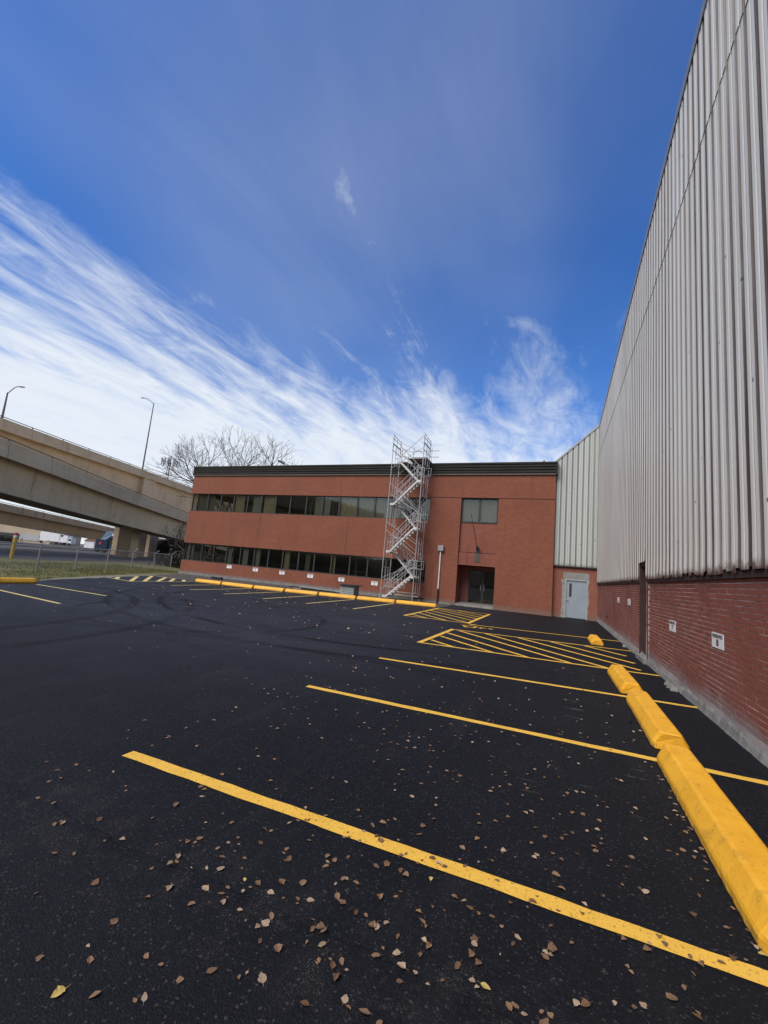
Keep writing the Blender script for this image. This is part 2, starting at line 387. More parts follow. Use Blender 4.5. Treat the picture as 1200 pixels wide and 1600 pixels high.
def facade_brick(name, c1, c2, mort, stain=0.4):
    m, nt, b = new_mat(name, 0.85, 0, 0.3)
    p = pos(nt)
    sx = nd(nt, 'ShaderNodeSeparateXYZ', Vector=p)
    cv = nd(nt, 'ShaderNodeCombineXYZ', X=mth(nt, 'ADD', sx.outputs[0], sx.outputs[1]), Y=sx.outputs[2])
    br = nd(nt, 'ShaderNodeTexBrick', dict(offset=0.5), Vector=cv.outputs[0], Color1=(*c1, 1), Color2=(*c2, 1), Mortar=(*mort, 1), Scale=1.0)
    br.inputs['Mortar Size'].default_value = 0.006; br.inputs['Mortar Smooth'].default_value = 0.3
    br.inputs['Brick Width'].default_value = 0.21; br.inputs['Row Height'].default_value = 0.0685
    tone = mix(nt, mth(nt, 'MULTIPLY', ramp(nt, noi(nt, p, 0.55, 6, 0.62), [(0.38, 0.0), (0.70, 1.0)]), 0.35), br.outputs['Color'], tuple(x*0.70 for x in c1))
    tone = mix(nt, mth(nt, 'MULTIPLY', ramp(nt, noi(nt, p, 3.4, 5, 0.7, stretch=(1, 1, 2.4)), [(0.52, 0.0), (0.80, 1.0)]), 0.35), tone, tuple(min(1, x*1.25) for x in c2))
    run = noi(nt, p, 0.95, 5, 0.65, stretch=(2.6, 1, 0.16))
    tone = mix(nt, mth(nt, 'MULTIPLY', ramp(nt, run, [(0.56, 0.0), (0.72, 1.0)]), stain), tone, tuple(x*0.42+0.012 for x in c1))
    low = mth(nt, 'SUBTRACT', 1.0, smooth(nt, mth(nt, 'ADD', sx.outputs[2], mth(nt, 'MULTIPLY', noi(nt, p, 2.0, 5), -0.4)), -0.1, 0.22))
    tone = mix(nt, mth(nt, 'MULTIPLY', low, 0.6), tone, (0.17, 0.13, 0.115))
    nt.links.new(tone, b.inputs['Base Color'])
    bump(nt, b, br.outputs['Fac'], -0.35, 0.006)
    return m


M['brick_office'] = facade_brick('brick_office', (0.188, 0.060, 0.034), (0.232, 0.077, 0.043), (0.225, 0.112, 0.075))
M['brick_spandrel'] = facade_brick('brick_spandrel', (0.195, 0.062, 0.041), (0.240, 0.080, 0.053), (0.22, 0.11, 0.085), 0.8)
M['brick_doorwall'] = facade_brick('brick_doorwall', (0.225, 0.070, 0.046), (0.275, 0.092, 0.062), (0.26, 0.17, 0.14), 0.4)


def siding(name, face, tint, rust=1.0, axis=0, crest=0.0, depth=0.05, z0=1.95, roughn=0.5):
    """pressed steel sheet: chalky paint on the crests, rust in the valleys and along the cut lower edge"""
    m, nt, b = new_mat(name, roughn, 0.0, 0.4)
    p = pos(nt)
    sx = nd(nt, 'ShaderNodeSeparateXYZ', Vector=p)
    isl = nd(nt, 'ShaderNodeObjectInfo').outputs['Random']
    tone = mix(nt, noi(nt, p, 0.7, 6, 0.65, stretch=(1, 1.6, 0.22)), tuple(x*0.80 for x in face), face)
    tone = mix(nt, mth(nt, 'MULTIPLY', isl, 0.75), tone, tuple(x*0.88 for x in tint))
    streak = noi(nt, p, 3.0, 6, 0.7, stretch=(3.0, 3.0, 0.10))
    tone = mix(nt, mth(nt, 'MULTIPLY', ramp(nt, streak, [(0.52, 0.0), (0.76, 1.0)]), 0.28), tone, tuple(x*0.62 for x in tint))
    tt = mth(nt, 'FRACT', mth(nt, 'MULTIPLY', mth(nt, 'SUBTRACT', sx.outputs[1-axis], crest), 1.0/depth))
    gg = mth(nt, 'MULTIPLY', mth(nt, 'ABSOLUTE', mth(nt, 'SUBTRACT', tt, 0.5)), 2.0)
    wv = mth(nt, 'MULTIPLY', mth(nt, 'SUBTRACT', noi(nt, p, 2.6, 6, 0.7, stretch=(1, 1, 0.16)), 0.5), 0.20)
    val = smooth(nt, mth(nt, 'ADD', gg, wv), 0.655, 0.735)
    val = mth(nt, 'MULTIPLY', val, ramp(nt, noi(nt, p, 0.9, 5, 0.7, stretch=(1, 1, 0.07)), [(0.34, 0.55), (0.56, 1.0)]))
    edge = mth(nt, 'MULTIPLY', smooth(nt, mth(nt, 'ADD', gg, wv), 0.52, 0.78), 0.38)
    tone = mix(nt, mth(nt, 'MULTIPLY', edge, rust), tone, (0.27, 0.215, 0.19))
    tone = mix(nt, mth(nt, 'MULTIPLY', val, 0.95*rust), tone, (0.034, 0.014, 0.014))
    midl = mth(nt, 'SUBTRACT', 1.0, smooth(nt, gg, 0.03, 0.10))
    tone = mix(nt, mth(nt, 'MULTIPLY', midl, 0.8*rust), tone, (0.13, 0.12, 0.115))
    low = mth(nt, 'SUBTRACT', 1.0, smooth(nt, mth(nt, 'ADD', mth(nt, 'SUBTRACT', sx.outputs[2], z0), mth(nt, 'MULTIPLY', noi(nt, p, 7.0, 6, 0.7), -0.32)), -0.16, 0.02))
    tone = mix(nt, mth(nt, 'MULTIPLY', low, rust), tone, (0.065, 0.028, 0.022))
    spots = nd(nt, 'ShaderNodeTexVoronoi', dict(feature='F1'), Vector=p, Scale=1.9)
    tone = mix(nt, mth(nt, 'MULTIPLY', ramp(nt, spots.outputs['Distance'], [(0.035, 1.0), (0.065, 0.0)]), 0.8), tone, (0.045, 0.028, 0.026))
    nt.links.new(tone, b.inputs['Base Color'])
    bump(nt, b, noi(nt, p, 4.0, 4, 0.6, stretch=(1, 1, 0.3)), 0.12, 0.02)
    return m


M['siding'] = siding('siding', (0.80, 0.795, 0.735), (0.70, 0.66, 0.58), 1.0, 0, 11.97, 0.305)
M['siding_white'] = siding('siding_white', (0.50, 0.55, 0.525), (0.44, 0.465, 0.44), 0.5, 1, -0.19, 0.28, 2.78)

# bridge concrete, weathered
m, nt, b = new_mat('bridge_concrete', 0.9, 0, 0.3); M['bridge_concrete'] = m
p = pos(nt)
tone = mix(nt, ramp(nt, noi(nt, p, 0.35, 6, 0.65), [(0.3, 0.0), (0.7, 1.0)]), (0.50, 0.385, 0.245), (0.63, 0.495, 0.325))
st = noi(nt, p, 0.9, 6, 0.7, stretch=(1.2, 1.2, 0.12))
tone = mix(nt, mth(nt, 'MULTIPLY', ramp(nt, st, [(0.55, 0.0), (0.74, 1.0)]), 0.55), tone, (0.14, 0.105, 0.068))
nt.links.new(tone, b.inputs['Base Color'])
bump(nt, b, noi(nt, p, 3.0, 4), 0.25, 0.05)
M['rail_paint'] = simple('rail_paint', (0.17, 0.13, 0.095), 0.15, 2, 0.7)

# glass
m, nt, b = new_mat('tinted_glass', 0.03, 0, 0.5); M['glass'] = m
nt.nodes.remove(b)
out = nt.nodes['Material Output']
tr = nd(nt, 'ShaderNodeBsdfTransparent', Color=(0.74, 0.75, 0.70, 1))
gl = nd(nt, 'ShaderNodeBsdfGlossy', Color=(0.86, 0.88, 0.84, 1), Roughness=0.015)
gp = pos(nt)
gb = nd(nt, 'ShaderNodeBump', Height=noi(nt, gp, 0.6, 2), Strength=0.05, Distance=0.05)
nt.links.new(gb.outputs[0], gl.inputs['Normal'])
fr = nd(nt, 'ShaderNodeLayerWeight', Blend=0.5)
fv = mth(nt, 'ADD', 0.075, mth(nt, 'MULTIPLY', mth(nt, 'POWER', fr.outputs['Facing'], 4.0), 0.92))
mx = nd(nt, 'ShaderNodeMixShader', i0=fv, i1=tr.outputs[0], i2=gl.outputs[0])
nt.links.new(mx.outputs[0], out.inputs['Surface'])

# ground materials
m, nt, b = new_mat('terrain', 0.95, 0, 0.2); M['terrain'] = m
p = pos(nt)
tone = mix(nt, noi(nt, p, 0.05, 6, 0.6), (0.062, 0.060, 0.055), (0.12, 0.105, 0.085))
nt.links.new(tone, b.inputs['Base Color'])
m, nt, b = new_mat('grass_soil', 0.95, 0, 0.2); M['grass_soil'] = m
p = pos(nt)
tone = mix(nt, ramp(nt, noi(nt, p, 0.5, 6, 0.65), [(0.35, 0.0), (0.65, 1.0)]), (0.125, 0.140, 0.045), (0.21, 0.175, 0.095))
tone = mix(nt, mth(nt, 'MULTIPLY', noi(nt, p, 9.0, 4), 0.6), tone, (0.055, 0.060, 0.022))
nt.links.new(tone, b.inputs['Base Color']); bump(nt, b, noi(nt, p, 14.0, 4), 0.8, 0.05)
M['gravel'] = simple('gravel', (0.26, 0.235, 0.20), 0.25, 5.0, 0.95, bmp=0.8, bscale=18, c2=(0.10, 0.088, 0.072), bdist=0.03)
M['road'] = simple('road', (0.085, 0.087, 0.090), 0.2, 0.4, 0.8, bmp=0.2)
M['shade_scrub'] = simple('shade_scrub', (0.035, 0.030, 0.022), 0.3, 0.8, 0.95, c2=(0.014, 0.014, 0.010))  # near-black tone standing in for the shade under the ramps
M['scrub'] = simple('scrub', (0.085, 0.068, 0.045), 0.3, 0.8, 0.95, c2=(0.035, 0.036, 0.020))


def leaf_mat(name, c, c2):
    m, nt, b = new_mat(name, 0.75, 0, 0.3)
    r = nd(nt, 'ShaderNodeObjectInfo').outputs['Random']
    p = pos(nt)
    isl = nt.nodes.new('ShaderNodeNewGeometry').outputs['Random Per Island']
    tone = mix(nt, mth(nt, 'FRACT', mth(nt, 'ADD', r, isl)), c, c2)
    tone = mix(nt, mth(nt, 'MULTIPLY', noi(nt, p, 60, 4), 0.7), tone, tuple(x*0.5 for x in c))
    nt.links.new(tone, b.inputs['Base Color'])
    return m


M['leaf_brown'] = leaf_mat('leaf_brown', (0.125, 0.068, 0.036), (0.29, 0.175, 0.098))
M['leaf_tan'] = leaf_mat('leaf_tan', (0.29, 0.20, 0.13), (0.45, 0.34, 0.235))
M['leaf_yellow'] = leaf_mat('leaf_yellow', (0.48, 0.35, 0.09), (0.56, 0.45, 0.16))
M['grass_blade'] = leaf_mat('grass_blade', (0.12, 0.15, 0.035), (0.28, 0.235, 0.10))

# ------------------------------------------------------------------ ground


def sheet(pts, z):
    mb = MB(); mb.face([(x, y, z) for x, y in pts]); return mb


single('ground', sheet([(-2500, -2500), (2500, -2500), (2500, 2500), (-2500, 2500)], -0.06), M['terrain'], kind='structure')
LOT = [(60, -60), (60, 25.4), (-5.6, 25.4), (-5.6, 21.75), (-7.9, 21.3), (-11.9, 20.3), (-15.5, 19.5), (-19.7, 19.35), (-21.3, 19.55), (-24.0, 20.1),
       (-22.9, 17.9), (-21.5, 15.2), (-20.5, 13.2), (-19.7, 12.0), (-19.0, 10.8), (-19.1, 9.9), (-19.2, 5.0), (-19.4, -60)]
lotv = []
for (a, c) in zip(LOT, LOT[1:]+LOT[:1]):
    L = math.dist(a, c); k = max(1, int(L/0.5)) if L < 14 else 1
    for i in range(k):
        t = i/k; j = 0.0 if (k == 1 or a[0] > -18.5) else rng.uniform(-.10, .10)
        lotv.append((a[0]+(c[0]-a[0])*t+j, a[1]+(c[1]-a[1])*t+j))
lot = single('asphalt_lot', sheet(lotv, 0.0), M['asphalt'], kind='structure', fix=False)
# nearer paving pass: a thin second lift of asphalt whose ragged edge runs along X under the camera


def lift_edge(x): return 1.88+0.10*mnoise.noise(Vector((x*.7, 1.2, 0)))+0.05*mnoise.noise(Vector((x*2.9, 4.2, 0)))+0.018*mnoise.noise(Vector((x*13, 7.2, 0)))


LIFT = 0.016
mb = MB(); xs_ = [-14+0.05*i for i in range(int(17.0/0.05)+1)]
xs_ = [x for x in xs_ if x < 1.95]
n_ = len(xs_)
for x in xs_:
    e = lift_edge(x); j = 0.012*mnoise.noise(Vector((x*21, 2, 0)))
    mb.v += [(x, e+0.022+j, 0.0006), (x, e, LIFT*.62), (x, e-0.05-j, LIFT), (x, -8.0, LIFT)]
for i in range(n_-1):
    for k in range(3): mb.f.append((4*i+k, 4*i+4+k, 4*i+5+k, 4*i+1+k))
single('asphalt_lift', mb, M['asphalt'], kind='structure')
# grass verge, gravel fringe, road beyond the fence, dirt strip under the office windows
single('grass_verge', sheet([(-17, -60), (-17, 9), (-18, 12), (-20.2, 16), (-23, 21), (-27.3, 26.5), (-31, 34), (-44, 34), (-39, 22), (-43, 17), (-75, -60)], -0.02), M['grass_soil'], kind='structure')
single('gravel_fringe', sheet([(-19.3, 10.2), (-19.7, 10.4), (-20.6, 12.4), (-22.3, 15.2), (-24.9, 20.4), (-26.6, 24.6), (-25.4, 24.9), (-19.5, 24.9), (-19.5, 19.0), (-20.5, 13.2)], -0.012), M['gravel'], kind='structure')
single('road', sheet([(-82, -60), (-45, 17), (-40.5, 22.5), (-50, 36), (-64, 50), (-110, 100), (-150, 90), (-150, 62), (-118, 20), (-150, -60)], -0.045), M['road'], kind='structure')
single('dirt_strip', sheet([(-27.4, 25.3), (-5.6, 25.3), (-5.6, 21.0), (-11, 19.6), (-19.3, 18.6), (-24.5, 20.2)], -0.006), simple('dirt', (0.085, 0.078, 0.066), 0.3, 2.2, 0.95, bmp=0.8, bscale=12, c2=(0.034, 0.033, 0.026), bdist=0.04), kind='structure')

# painted markings: parts of the lot


def stripe(a, c, wd, z, matn='line_paint', name='parking_line', jit=0.006, seg=0.16):
    a = Vector((*a, 0)); c = Vector((*c, 0)); d = (c-a); L = d.length; d.normalize(); nrm = Vector((-d.y, d.x, 0))*wd/2
    k = max(2, int(L/seg)); mb = MB()
    Lp = []; Rp = []
    for i in range(k+1):
        q = a+d*(L*i/k)
        Lp.append(q+nrm*(1+rng.uniform(-jit, jit)/wd*2)); Rp.append(q-nrm*(1+rng.uniform(-jit, jit)/wd*2))
    b0 = len(mb.v)
    for u, v in zip(Lp, Rp): mb.v += [(u.x, u.y, z), (v.x, v.y, z)]
    for i in range(k): mb.f.append((2*i+1, 2*i+3, 2*i+2, 2*i))
    return part(name, mb, M[matn], lot, fix=False)


LW = 0.105
stripe((-3.08, 2.60), (2.02, 2.63), LW, .004)
stripe((-3.02, 5.13), (2.02, 5.24), LW, .004)
stripe((-3.0, 7.58), (2.02, 8.02), LW, .004)
stripe((-2.8, 15.54), (2.02, 16.45), LW, .004)
# hatched bay by the warehouse
stripe((-2.98, 10.01), (2.0, 10.50), LW, .004); stripe((-2.95, 13.45), (2.02, 14.12), LW, .004)
stripe((-2.97, 9.96), (-2.95, 13.50), 0.12, .0065)
for a, c in (((-2.88, 10.69), (-2.17, 10.10)), ((-2.87, 11.6), (-1.29, 10.20)), ((-2.88, 12.45), (-0.55, 10.29)), ((-2.72, 13.32), (0.32, 10.40)), ((-1.95, 13.5), (1.05, 10.47)),
             ((-1.0, 13.6), (1.72, 10.83)), ((-0.1, 13.72), (1.74, 11.75)), ((0.8, 13.85), (1.72, 12.87))):
    stripe(a, c, LW, .0055, name='hatch_line')
# hatched bay before the office entrance
stripe((-5.32, 15.62), (-5.47, 21.4), 0.12, .0065); stripe((-2.94, 15.85), (-2.94, 21.42), 0.13, .0065)
stripe((-5.30, 15.72), (-2.9, 15.9), LW, .004); stripe((-5.46, 21.32), (-2.95, 21.36), LW, .004)
stripe((-2.9, 15.75), (-2.6, 15.62), LW, .0045)
for a, c in (((-5.28, 16.5), (-4.5, 15.8)), ((-5.30, 17.45), (-3.75, 15.86)), ((-5.32, 18.4), (-3.0, 16.05)), ((-5.35, 19.4), (-3.0, 17.1)), ((-5.38, 20.4), (-3.0, 18.1)), ((-5.4, 21.25), (-3.0, 19.0)), ((-4.5, 21.3), (-3.0, 20.0))):
    stripe(a, c, LW, .0055, name='hatch_line')
# office row: one line between each pair of stops
for a, c in (((-17.2, 15.4), (-17.68, 19.15)), ((-15.15, 14.6), (-15.5, 19.2)), ((-13.3, 14.7), (-13.72, 19.55)), ((-11.4, 14.95), (-11.82, 19.95)), ((-9.5, 15.3), (-9.76, 20.4)), ((-7.5, 15.65), (-7.74, 20.95))):
    stripe(a, c, 0.10, .004, 'line_paint_pale')
# far left: two stall lines and the striped corner
stripe((-17.4, 9.72), (-13.5, 9.62), 0.10, .004, 'line_paint_pale'); stripe((-15.9, 7.72), (-12.0, 7.33), 0.10, .004, 'line_paint_pale')
stripe((-21.5, 15.2), (-19.25, 14.75), 0.1, .004, 'line_paint_pale'); stripe((-19.25, 14.75), (-19.6, 19.0), 0.1, .0045, 'line_paint_pale'); stripe((-23.9, 19.85), (-21.3, 19.4), 0.1, .004, 'line_paint_pale')
for a, c in (((-20.5, 14.95), (-21.75, 16.0)), ((-19.3, 14.85), (-22.7, 17.85)), ((-19.3, 15.6), (-23.4, 19.4)), ((-19.38, 16.45), (-22.3, 19.45)), ((-19.45, 17.3), (-21.5, 19.4)), ((-19.55, 18.3), (-20.7, 19.4))):
    stripe(a, c, 0.19, .0055, name='hatch_line', matn='line_paint_pale')
# wheelchair symbol in the stall by the entrance


def strokes(mb, T, wd, z=None):
    """wheelchair pictogram as flat strokes in a unit square; T maps (u,v)->xyz"""
    def seg(a, c, w=wd):
        a = Vector(a); c = Vector(c); d = (c-a).normalized(); n = Vector((-d.y, d.x))*w/2
        mb.face([T(*(a+n)), T(*(a-n)), T(*(c-n)), T(*(c+n))])
    hc = (0.38, 0.90)
    mb.face([T(hc[0]+0.085*math.cos(t*math.pi/5), hc[1]+0.085*math.sin(t*math.pi/5)) for t in range(10)])
    seg((0.40, 0.78), (0.44, 0.42)); seg((0.41, 0.62), (0.66, 0.62)); seg((0.44, 0.42), (0.70, 0.42)); seg((0.70, 0.45), (0.80, 0.14)); seg((0.79, 0.14), (0.92, 0.18))
    for k in range(9):
        t0 = R(120+k*25); t1 = R(120+(k+1)*25+1)
        c = (0.46, 0.27); r_ = 0.235
        seg((c[0]+r_*math.cos(t0), c[1]+r_*math.sin(t0)), (c[0]+r_*math.cos(t1), c[1]+r_*math.sin(t1)), wd*0.9)


mb = MB(); ww = 0.085
strokes(mb, lambda u, v: (-2.95+v*1.05, 15.35-u*0.95, .0045), 0.085)
# avoid coplanar overlaps between strokes: lift each stroke a hair
for i, f in enumerate(mb.f):
    for vi in f:
        x, y, z = mb.v[vi]; mb.v[vi] = (x, y, z+0.0004*i)
part('wheelchair_symbol', mb, M['line_paint'], lot)

# ------------------------------------------------------------------ warehouse on the right
wh = thing('warehouse', 'tall warehouse with rusty corrugated grey siding over red brick, at right', 'building', (2.04, 10, 0))
XW = 2.04


def ztop(y): return 11.55-0.027*y


mb = MB()      # core: roof and inner wall
mb.box(XW+0.11, 40, -12, 25.55, -0.05, 10.7)
part('core_wall', mb, M['mortar'], wh)
mb = MB()
mb.hexa([(XW-0.02, -12, ztop(-12)), (40, -12, ztop(-12)), (40, 26, ztop(26)), (XW-0.02, 26, ztop(26))], [(XW-0.02, -12, ztop(-12)+.05), (40, -12, ztop(-12)+.05), (40, 26, ztop(26)+.05), (XW-0.02, 26, ztop(26)+.05)])
part('roof', mb, M['steel_grey'], wh)
mb = MB()      # roof edge flashing
mb.hexa([(1.955, -12, ztop(-12)-.16), (XW-0.03, -12, ztop(-12)-.16), (XW-0.03, 26, ztop(26)-.16), (1.955, 26, ztop(26)-.16)], [(1.955, -12, ztop(-12)+.06), (XW-0.03, -12, ztop(-12)+.06), (XW-0.03, 26, ztop(26)+.06), (1.955, 26, ztop(26)+.06)])
part('flashing', mb, simple('flashing', (0.26, 0.29, 0.34), 0.15, 2, 0.45, 0.2), wh)

DOOR0, DOOR1 = 11.97, 12.885
PW = 0.915


def panel_mesh(y0, y1, zb0, zt0, zt1, xoff, ragged, seed, cut=None):
    """3 ribs per 0.915 m sheet; valleys 55 mm behind the crests"""
    r2 = random.Random(seed)
    prof = []
    ribs = 3; pw = (y1-y0)/ribs
    for k in range(ribs):
        o = y0+k*pw
        for (t, d) in ((0.00, 0.07), (0.085, 0.07), (0.115, 0.0), (0.145, -0.004), (0.40, -0.004), (0.50, 0.0), (0.512, 0.014), (0.540, 0.014), (0.552, 0.0), (0.60, -0.004), (0.85, -0.004), (0.885, 0.0), (0.915, 0.07)):
            prof.append((o+t*pw, d))
    prof.append((y1, 0.07))
    mb = MB()
    vb = []; vm = []; vt = []
    n = len(prof)
    lowjit = 0.0
    for i, (y, d) in enumerate(prof):
        if ragged:
            if i % 4 == 0: lowjit = r2.choice((0, 0, 0.01, 0.02, 0.03, 0.06)) if d < 0.02 else r2.choice((0.0, 0.0, 0.01, 0.03, 0.07))
        t = (y-y0)/(y1-y0)
        zt = zt0+(zt1-zt0)*t
        zb = zb0+lowjit
        x = 1.985+xoff+d
        flare = -0.006 if ragged else -0.004
        vb.append((x+flare, y, zb)); vm.append((x, y, min(zb+0.45, zt-0.05))); vt.append((x, y, zt))
    b = 0
    mb.v += vb+vm+vt
    for i in range(n-1):
        mb.f.append((i, i+1, n+i+1, n+i)); mb.f.append((n+i, n+i+1, 2*n+i+1, 2*n+i))
    return mb


k0 = -26
for k in range(k0, 16):
    y0 = DOOR0+k*PW; y1 = y0+PW
    if y0 > 25.0: break
    y1c = min(y1, 25.44)
    zb = 1.955 if k != 0 else 2.41
    part('siding_panel', panel_mesh(y0+0.002, y1c-0.002, zb, 9.16, 9.16, 0.0, True, k+99), M['siding'], wh, fix=False)
    j = rng.uniform(-0.02, 0.02)
    part('siding_panel', panel_mesh(y0+0.002, y1c-0.002, 9.02+j, ztop(y0)-0.03, ztop(y1c)-0.03, -0.007, False, k+399), M['siding'], wh, fix=False)
# dark angle under the siding
mb = MB(); mb.box(XW-0.035, XW+0.10, -12, DOOR0-0.01, 1.90, 2.06); mb.box(XW-0.035, XW+0.10, DOOR1+0.02, 25.44, 1.90, 2.06)
part('base_angle', mb, M['rust_dark'], wh)
# bricks
CH, BL_, JT = 0.0685, 0.2055, 0.0115
Z0 = 0.20
rows = 25
brick_l = MB(); brick_l.box(0, 0.07, -(BL_-JT)/2, (BL_-JT)/2, -(CH-JT)/2, (CH-JT)/2)
brick_h = MB(); brick_h.box(0, 0.07, -(BL_/2-JT)/2, (BL_/2-JT)/2, -(CH-JT)/2, (CH-JT)/2)
me_l = brick_l.mesh('brick'); me_h = brick_h.mesh('brick')
for me in (me_l, me_h): me.materials.append(M['brick_red'])
mb_mort = MB(); mb_mort.box(XW+0.0035, XW+0.10, -12, DOOR0, -0.05, 1.93); mb_mort.box(XW+0.0035, XW+0.10, DOOR1, 25.5, -0.05, 1.93)
part('mortar_wall', mb_mort, M['mortar'], wh)
cand = []
for r_ in range(rows):
    zc = Z0+CH*(r_+0.5)
    header = abs(((zc-0.50)/CH) % 6) < 0.5 or abs(((zc-0.50)/CH) % 6 - 6) < 0.5
    step = BL_/2 if header else BL_
    off = (0.25 if header else (0.5 if r_ % 2 else 0.0))*step
    y = -2.0+off
    while y < 25.4:
        a, c = y-step/2, y+step/2
        if not (c > DOOR0-0.004 and a < DOOR1+0.004):
            cand.append((y, zc, header))
        y += step
near = sorted([c for c in cand if c[0] > 5.25], key=lambda c: c[0]+0.15*abs(c[1]-1.1))[:300]
nearset = set(near)
for (y, z, hd) in near:
    o = bpy.data.objects.new('brick', me_h if hd else me_l); COL.objects.link(o); o.parent = wh
    o.location = (rng.uniform(-0.0025, 0.0015), y-10+rng.uniform(-.0015, .0015), z+rng.uniform(-.001, .001))
mb = MB()
for c in cand:
    if c in nearset: continue
    y, z, hd = c; h = (BL_/2-JT)/2 if hd else (BL_-JT)/2
    x = XW+rng.uniform(-0.0025, 0.0015)
    mb.box(x, x+0.07, y-h, y+h, z-(CH-JT)/2, z+(CH-JT)/2)
part('brickwork', mb, M['brick_red'], wh, stuff=True, fix=False)
# rough concrete footing with an uneven, sloping top
mb = MB(); rings = []
yy = -4.0
while yy < 25.45:
    t = mnoise.noise(Vector((yy*1.7, 0.3, 0))); t2 = mnoise.noise(Vector((yy*6.0, 4.3, 0)))
    t3 = mnoise.noise(Vector((yy*17.0, 9.3, 0))); top = 0.125+0.05*t+0.03*t2+0.025*t3; outx = XW-0.026-0.005*t-0.008*t2-0.006*t3
    rings.append([(outx-0.015, yy, -0.03), (outx, yy, 0.02+0.02*t2), (outx+0.012, yy, top-0.045), (XW+0.02, yy, top+0.03), (XW+0.02, yy, -0.03)])
    yy += 0.05
mb.loft([r for r in rings]); part('footing', mb, M['kerb_concrete'], wh)
# broken corner stones at the foot of the wall
for (y, s, lab) in ((9.35, 0.07, 'largest of three broken concrete lumps at the foot of the warehouse wall'), (9.12, 0.06, 'broken concrete lump nearest the camera by the warehouse wall'), (9.6, 0.05, 'smallest of three broken concrete lumps by the warehouse wall'), (15.0, 0.05, 'lone pale concrete lump by the warehouse wall left of its dark door')):
    mb = MB(); bx = XW-0.10
    q = [(bx-s, y-s, .0), (bx+s, y-s*1.2, .0), (bx+s*.9, y+s, .0), (bx-s*.7, y+s*.8, .0)]
    mb.hexa(q, [(x*0.7+bx*0.3, yy*0.7+y*0.3, s*rng.uniform(.8, 1.5)) for x, yy, _ in q])
    single('concrete_lump', mb, M['kerb_concrete'], lab, 'rubble', 'concrete lumps by the warehouse wall', loc=(bx, y, 0))
# door slot in the warehouse wall
dr = part('door', MB().box(XW+0.16, XW+0.20, DOOR0+0.04, DOOR1-0.05, 0.10, 2.32), M['teal_door'], wh)
part('door_handle', MB().box(XW+0.10, XW+0.16, DOOR0+0.10, DOOR0+0.14, 1.0, 1.12), M['steel_grey'], dr)
mb = MB()
mb.box(XW-0.03, XW+0.22, DOOR1-0.05, DOOR1+0.018, 0.06, 2.44); mb.box(XW-0.01, XW+0.22, DOOR0-0.003, DOOR0+0.04, 0.08, 2.40); mb.box(XW-0.01, XW+0.22, DOOR0+0.04, DOOR1-0.05, 2.32, 2.405)
part('door_frame', mb, M['rust_dark'], wh)
part('door_step', MB().box(XW-0.10, XW+0.2, DOOR0-0.08, DOOR1+0.08, -0.02, 0.105), M['kerb_concrete'], wh)
part('fire_outlet', MB().tube((XW-0.06, 20.6, 0.55), (XW+0.02, 20.6, 0.55), 0.05, n=10), M['rust_dark'], wh)

# ------------------------------------------------------------------ link wall with the grey door
YD = 25.5
lw = thing('link_wall', 'narrow pale sheet-metal wall over brick between office and warehouse', 'wall', (0.9, YD, 0))
mb = MB()
mb.box(-0.25, 0.44, YD, YD+0.3, -0.05, 2.80); mb.box(1.56, 2.06, YD, YD+0.3, -0.05, 2.80); mb.box(0.44, 1.56, YD, YD+0.3, 2.46, 2.80)
part('brick_base', mb, M['brick_doorwall'], lw)


def rake(x): return 8.70+(x+0.26)*(10.86-8.67)/2.33


mb = MB(); mb.face([(-0.25, YD+0.02, 2.8), (2.06, YD+0.02, 2.8), (2.06, YD+0.02, rake(2.06)), (-0.25, YD+0.02, rake(-0.25))]); mb.box(-0.25, 2.05, YD+0.1, YD+4, 2.8, 8.3)
part('backing', mb, M['mortar'], lw, fix=False)
xs = [-0.19, 0.37, 0.93, 1.49, 1.985]
for a, c in zip(xs, xs[1:]):
    mb = MB(); prof = []
    nr = 2
    for k in range(nr):
        pw = (c-a)/nr; o = a+k*pw
        for (t, d) in ((0, .04), (.10, .04), (.15, 0), (.48, 0), (.50, .008), (.54, .008), (.56, 0), (.88, 0), (.93, .04)): prof.append((o+t*pw, d))
    prof.append((c, .04)); prof = [(x+(0.002 if i == 0 else 0), d) for i, (x, d) in enumerate(prof)]
    n = len(prof)
    mb.v += [(x, 25.405+d, 2.79) for x, d in prof]+[(x, 25.405+d, rake(x)-0.02) for x, d in prof]
    for i in range(n-1): mb.f.append((i, i+1, n+i+1, n+i))
    part('siding_panel', mb, M['siding_white'], lw, fix=False)
part('drip_angle', MB().box(-0.2, 2.0, 25.38, YD+0.0, 2.735, 2.785), M['dark_metal'], lw)
mb = MB()
mb.hexa([(-0.3, 25.37, rake(-.3)-.06), (1.95, 25.37, rake(1.95)-.06), (1.95, 25.56, rake(1.95)-.06), (-0.3, 25.56, rake(-.3)-.06)], [(-0.3, 25.37, rake(-.3)+.06), (1.95, 25.37, rake(1.95)+.06), (1.95, 25.56, rake(1.95)+.06), (-0.3, 25.56, rake(-.3)+.06)])
part('rake_flashing', mb, M['far_panel'], lw)
d = part('door', MB().box(0.50, 1.50, YD+0.04, YD+0.09, 0.03, 2.03), M['door_blue'], lw)
part('door_window', MB().box(0.655, 0.775, YD+0.028, YD+0.039, 1.15, 1.86), M['dark_metal'], d)
mb = MB().tube((0.57, YD+0.04, 0.98), (0.57, YD-0.03, 0.98), 0.018, n=8); mb.tube((0.57, YD-0.03, 0.98), (0.57, YD-0.06, 0.98), 0.035, n=10)
part('door_knob', mb, M['galv'], d)
for z in (0.3, 1.05, 1.8): part('hinge', MB().box(1.495, 1.515, YD+0.02, YD+0.05, z-0.06, z+0.06), M['steel_grey'], d)
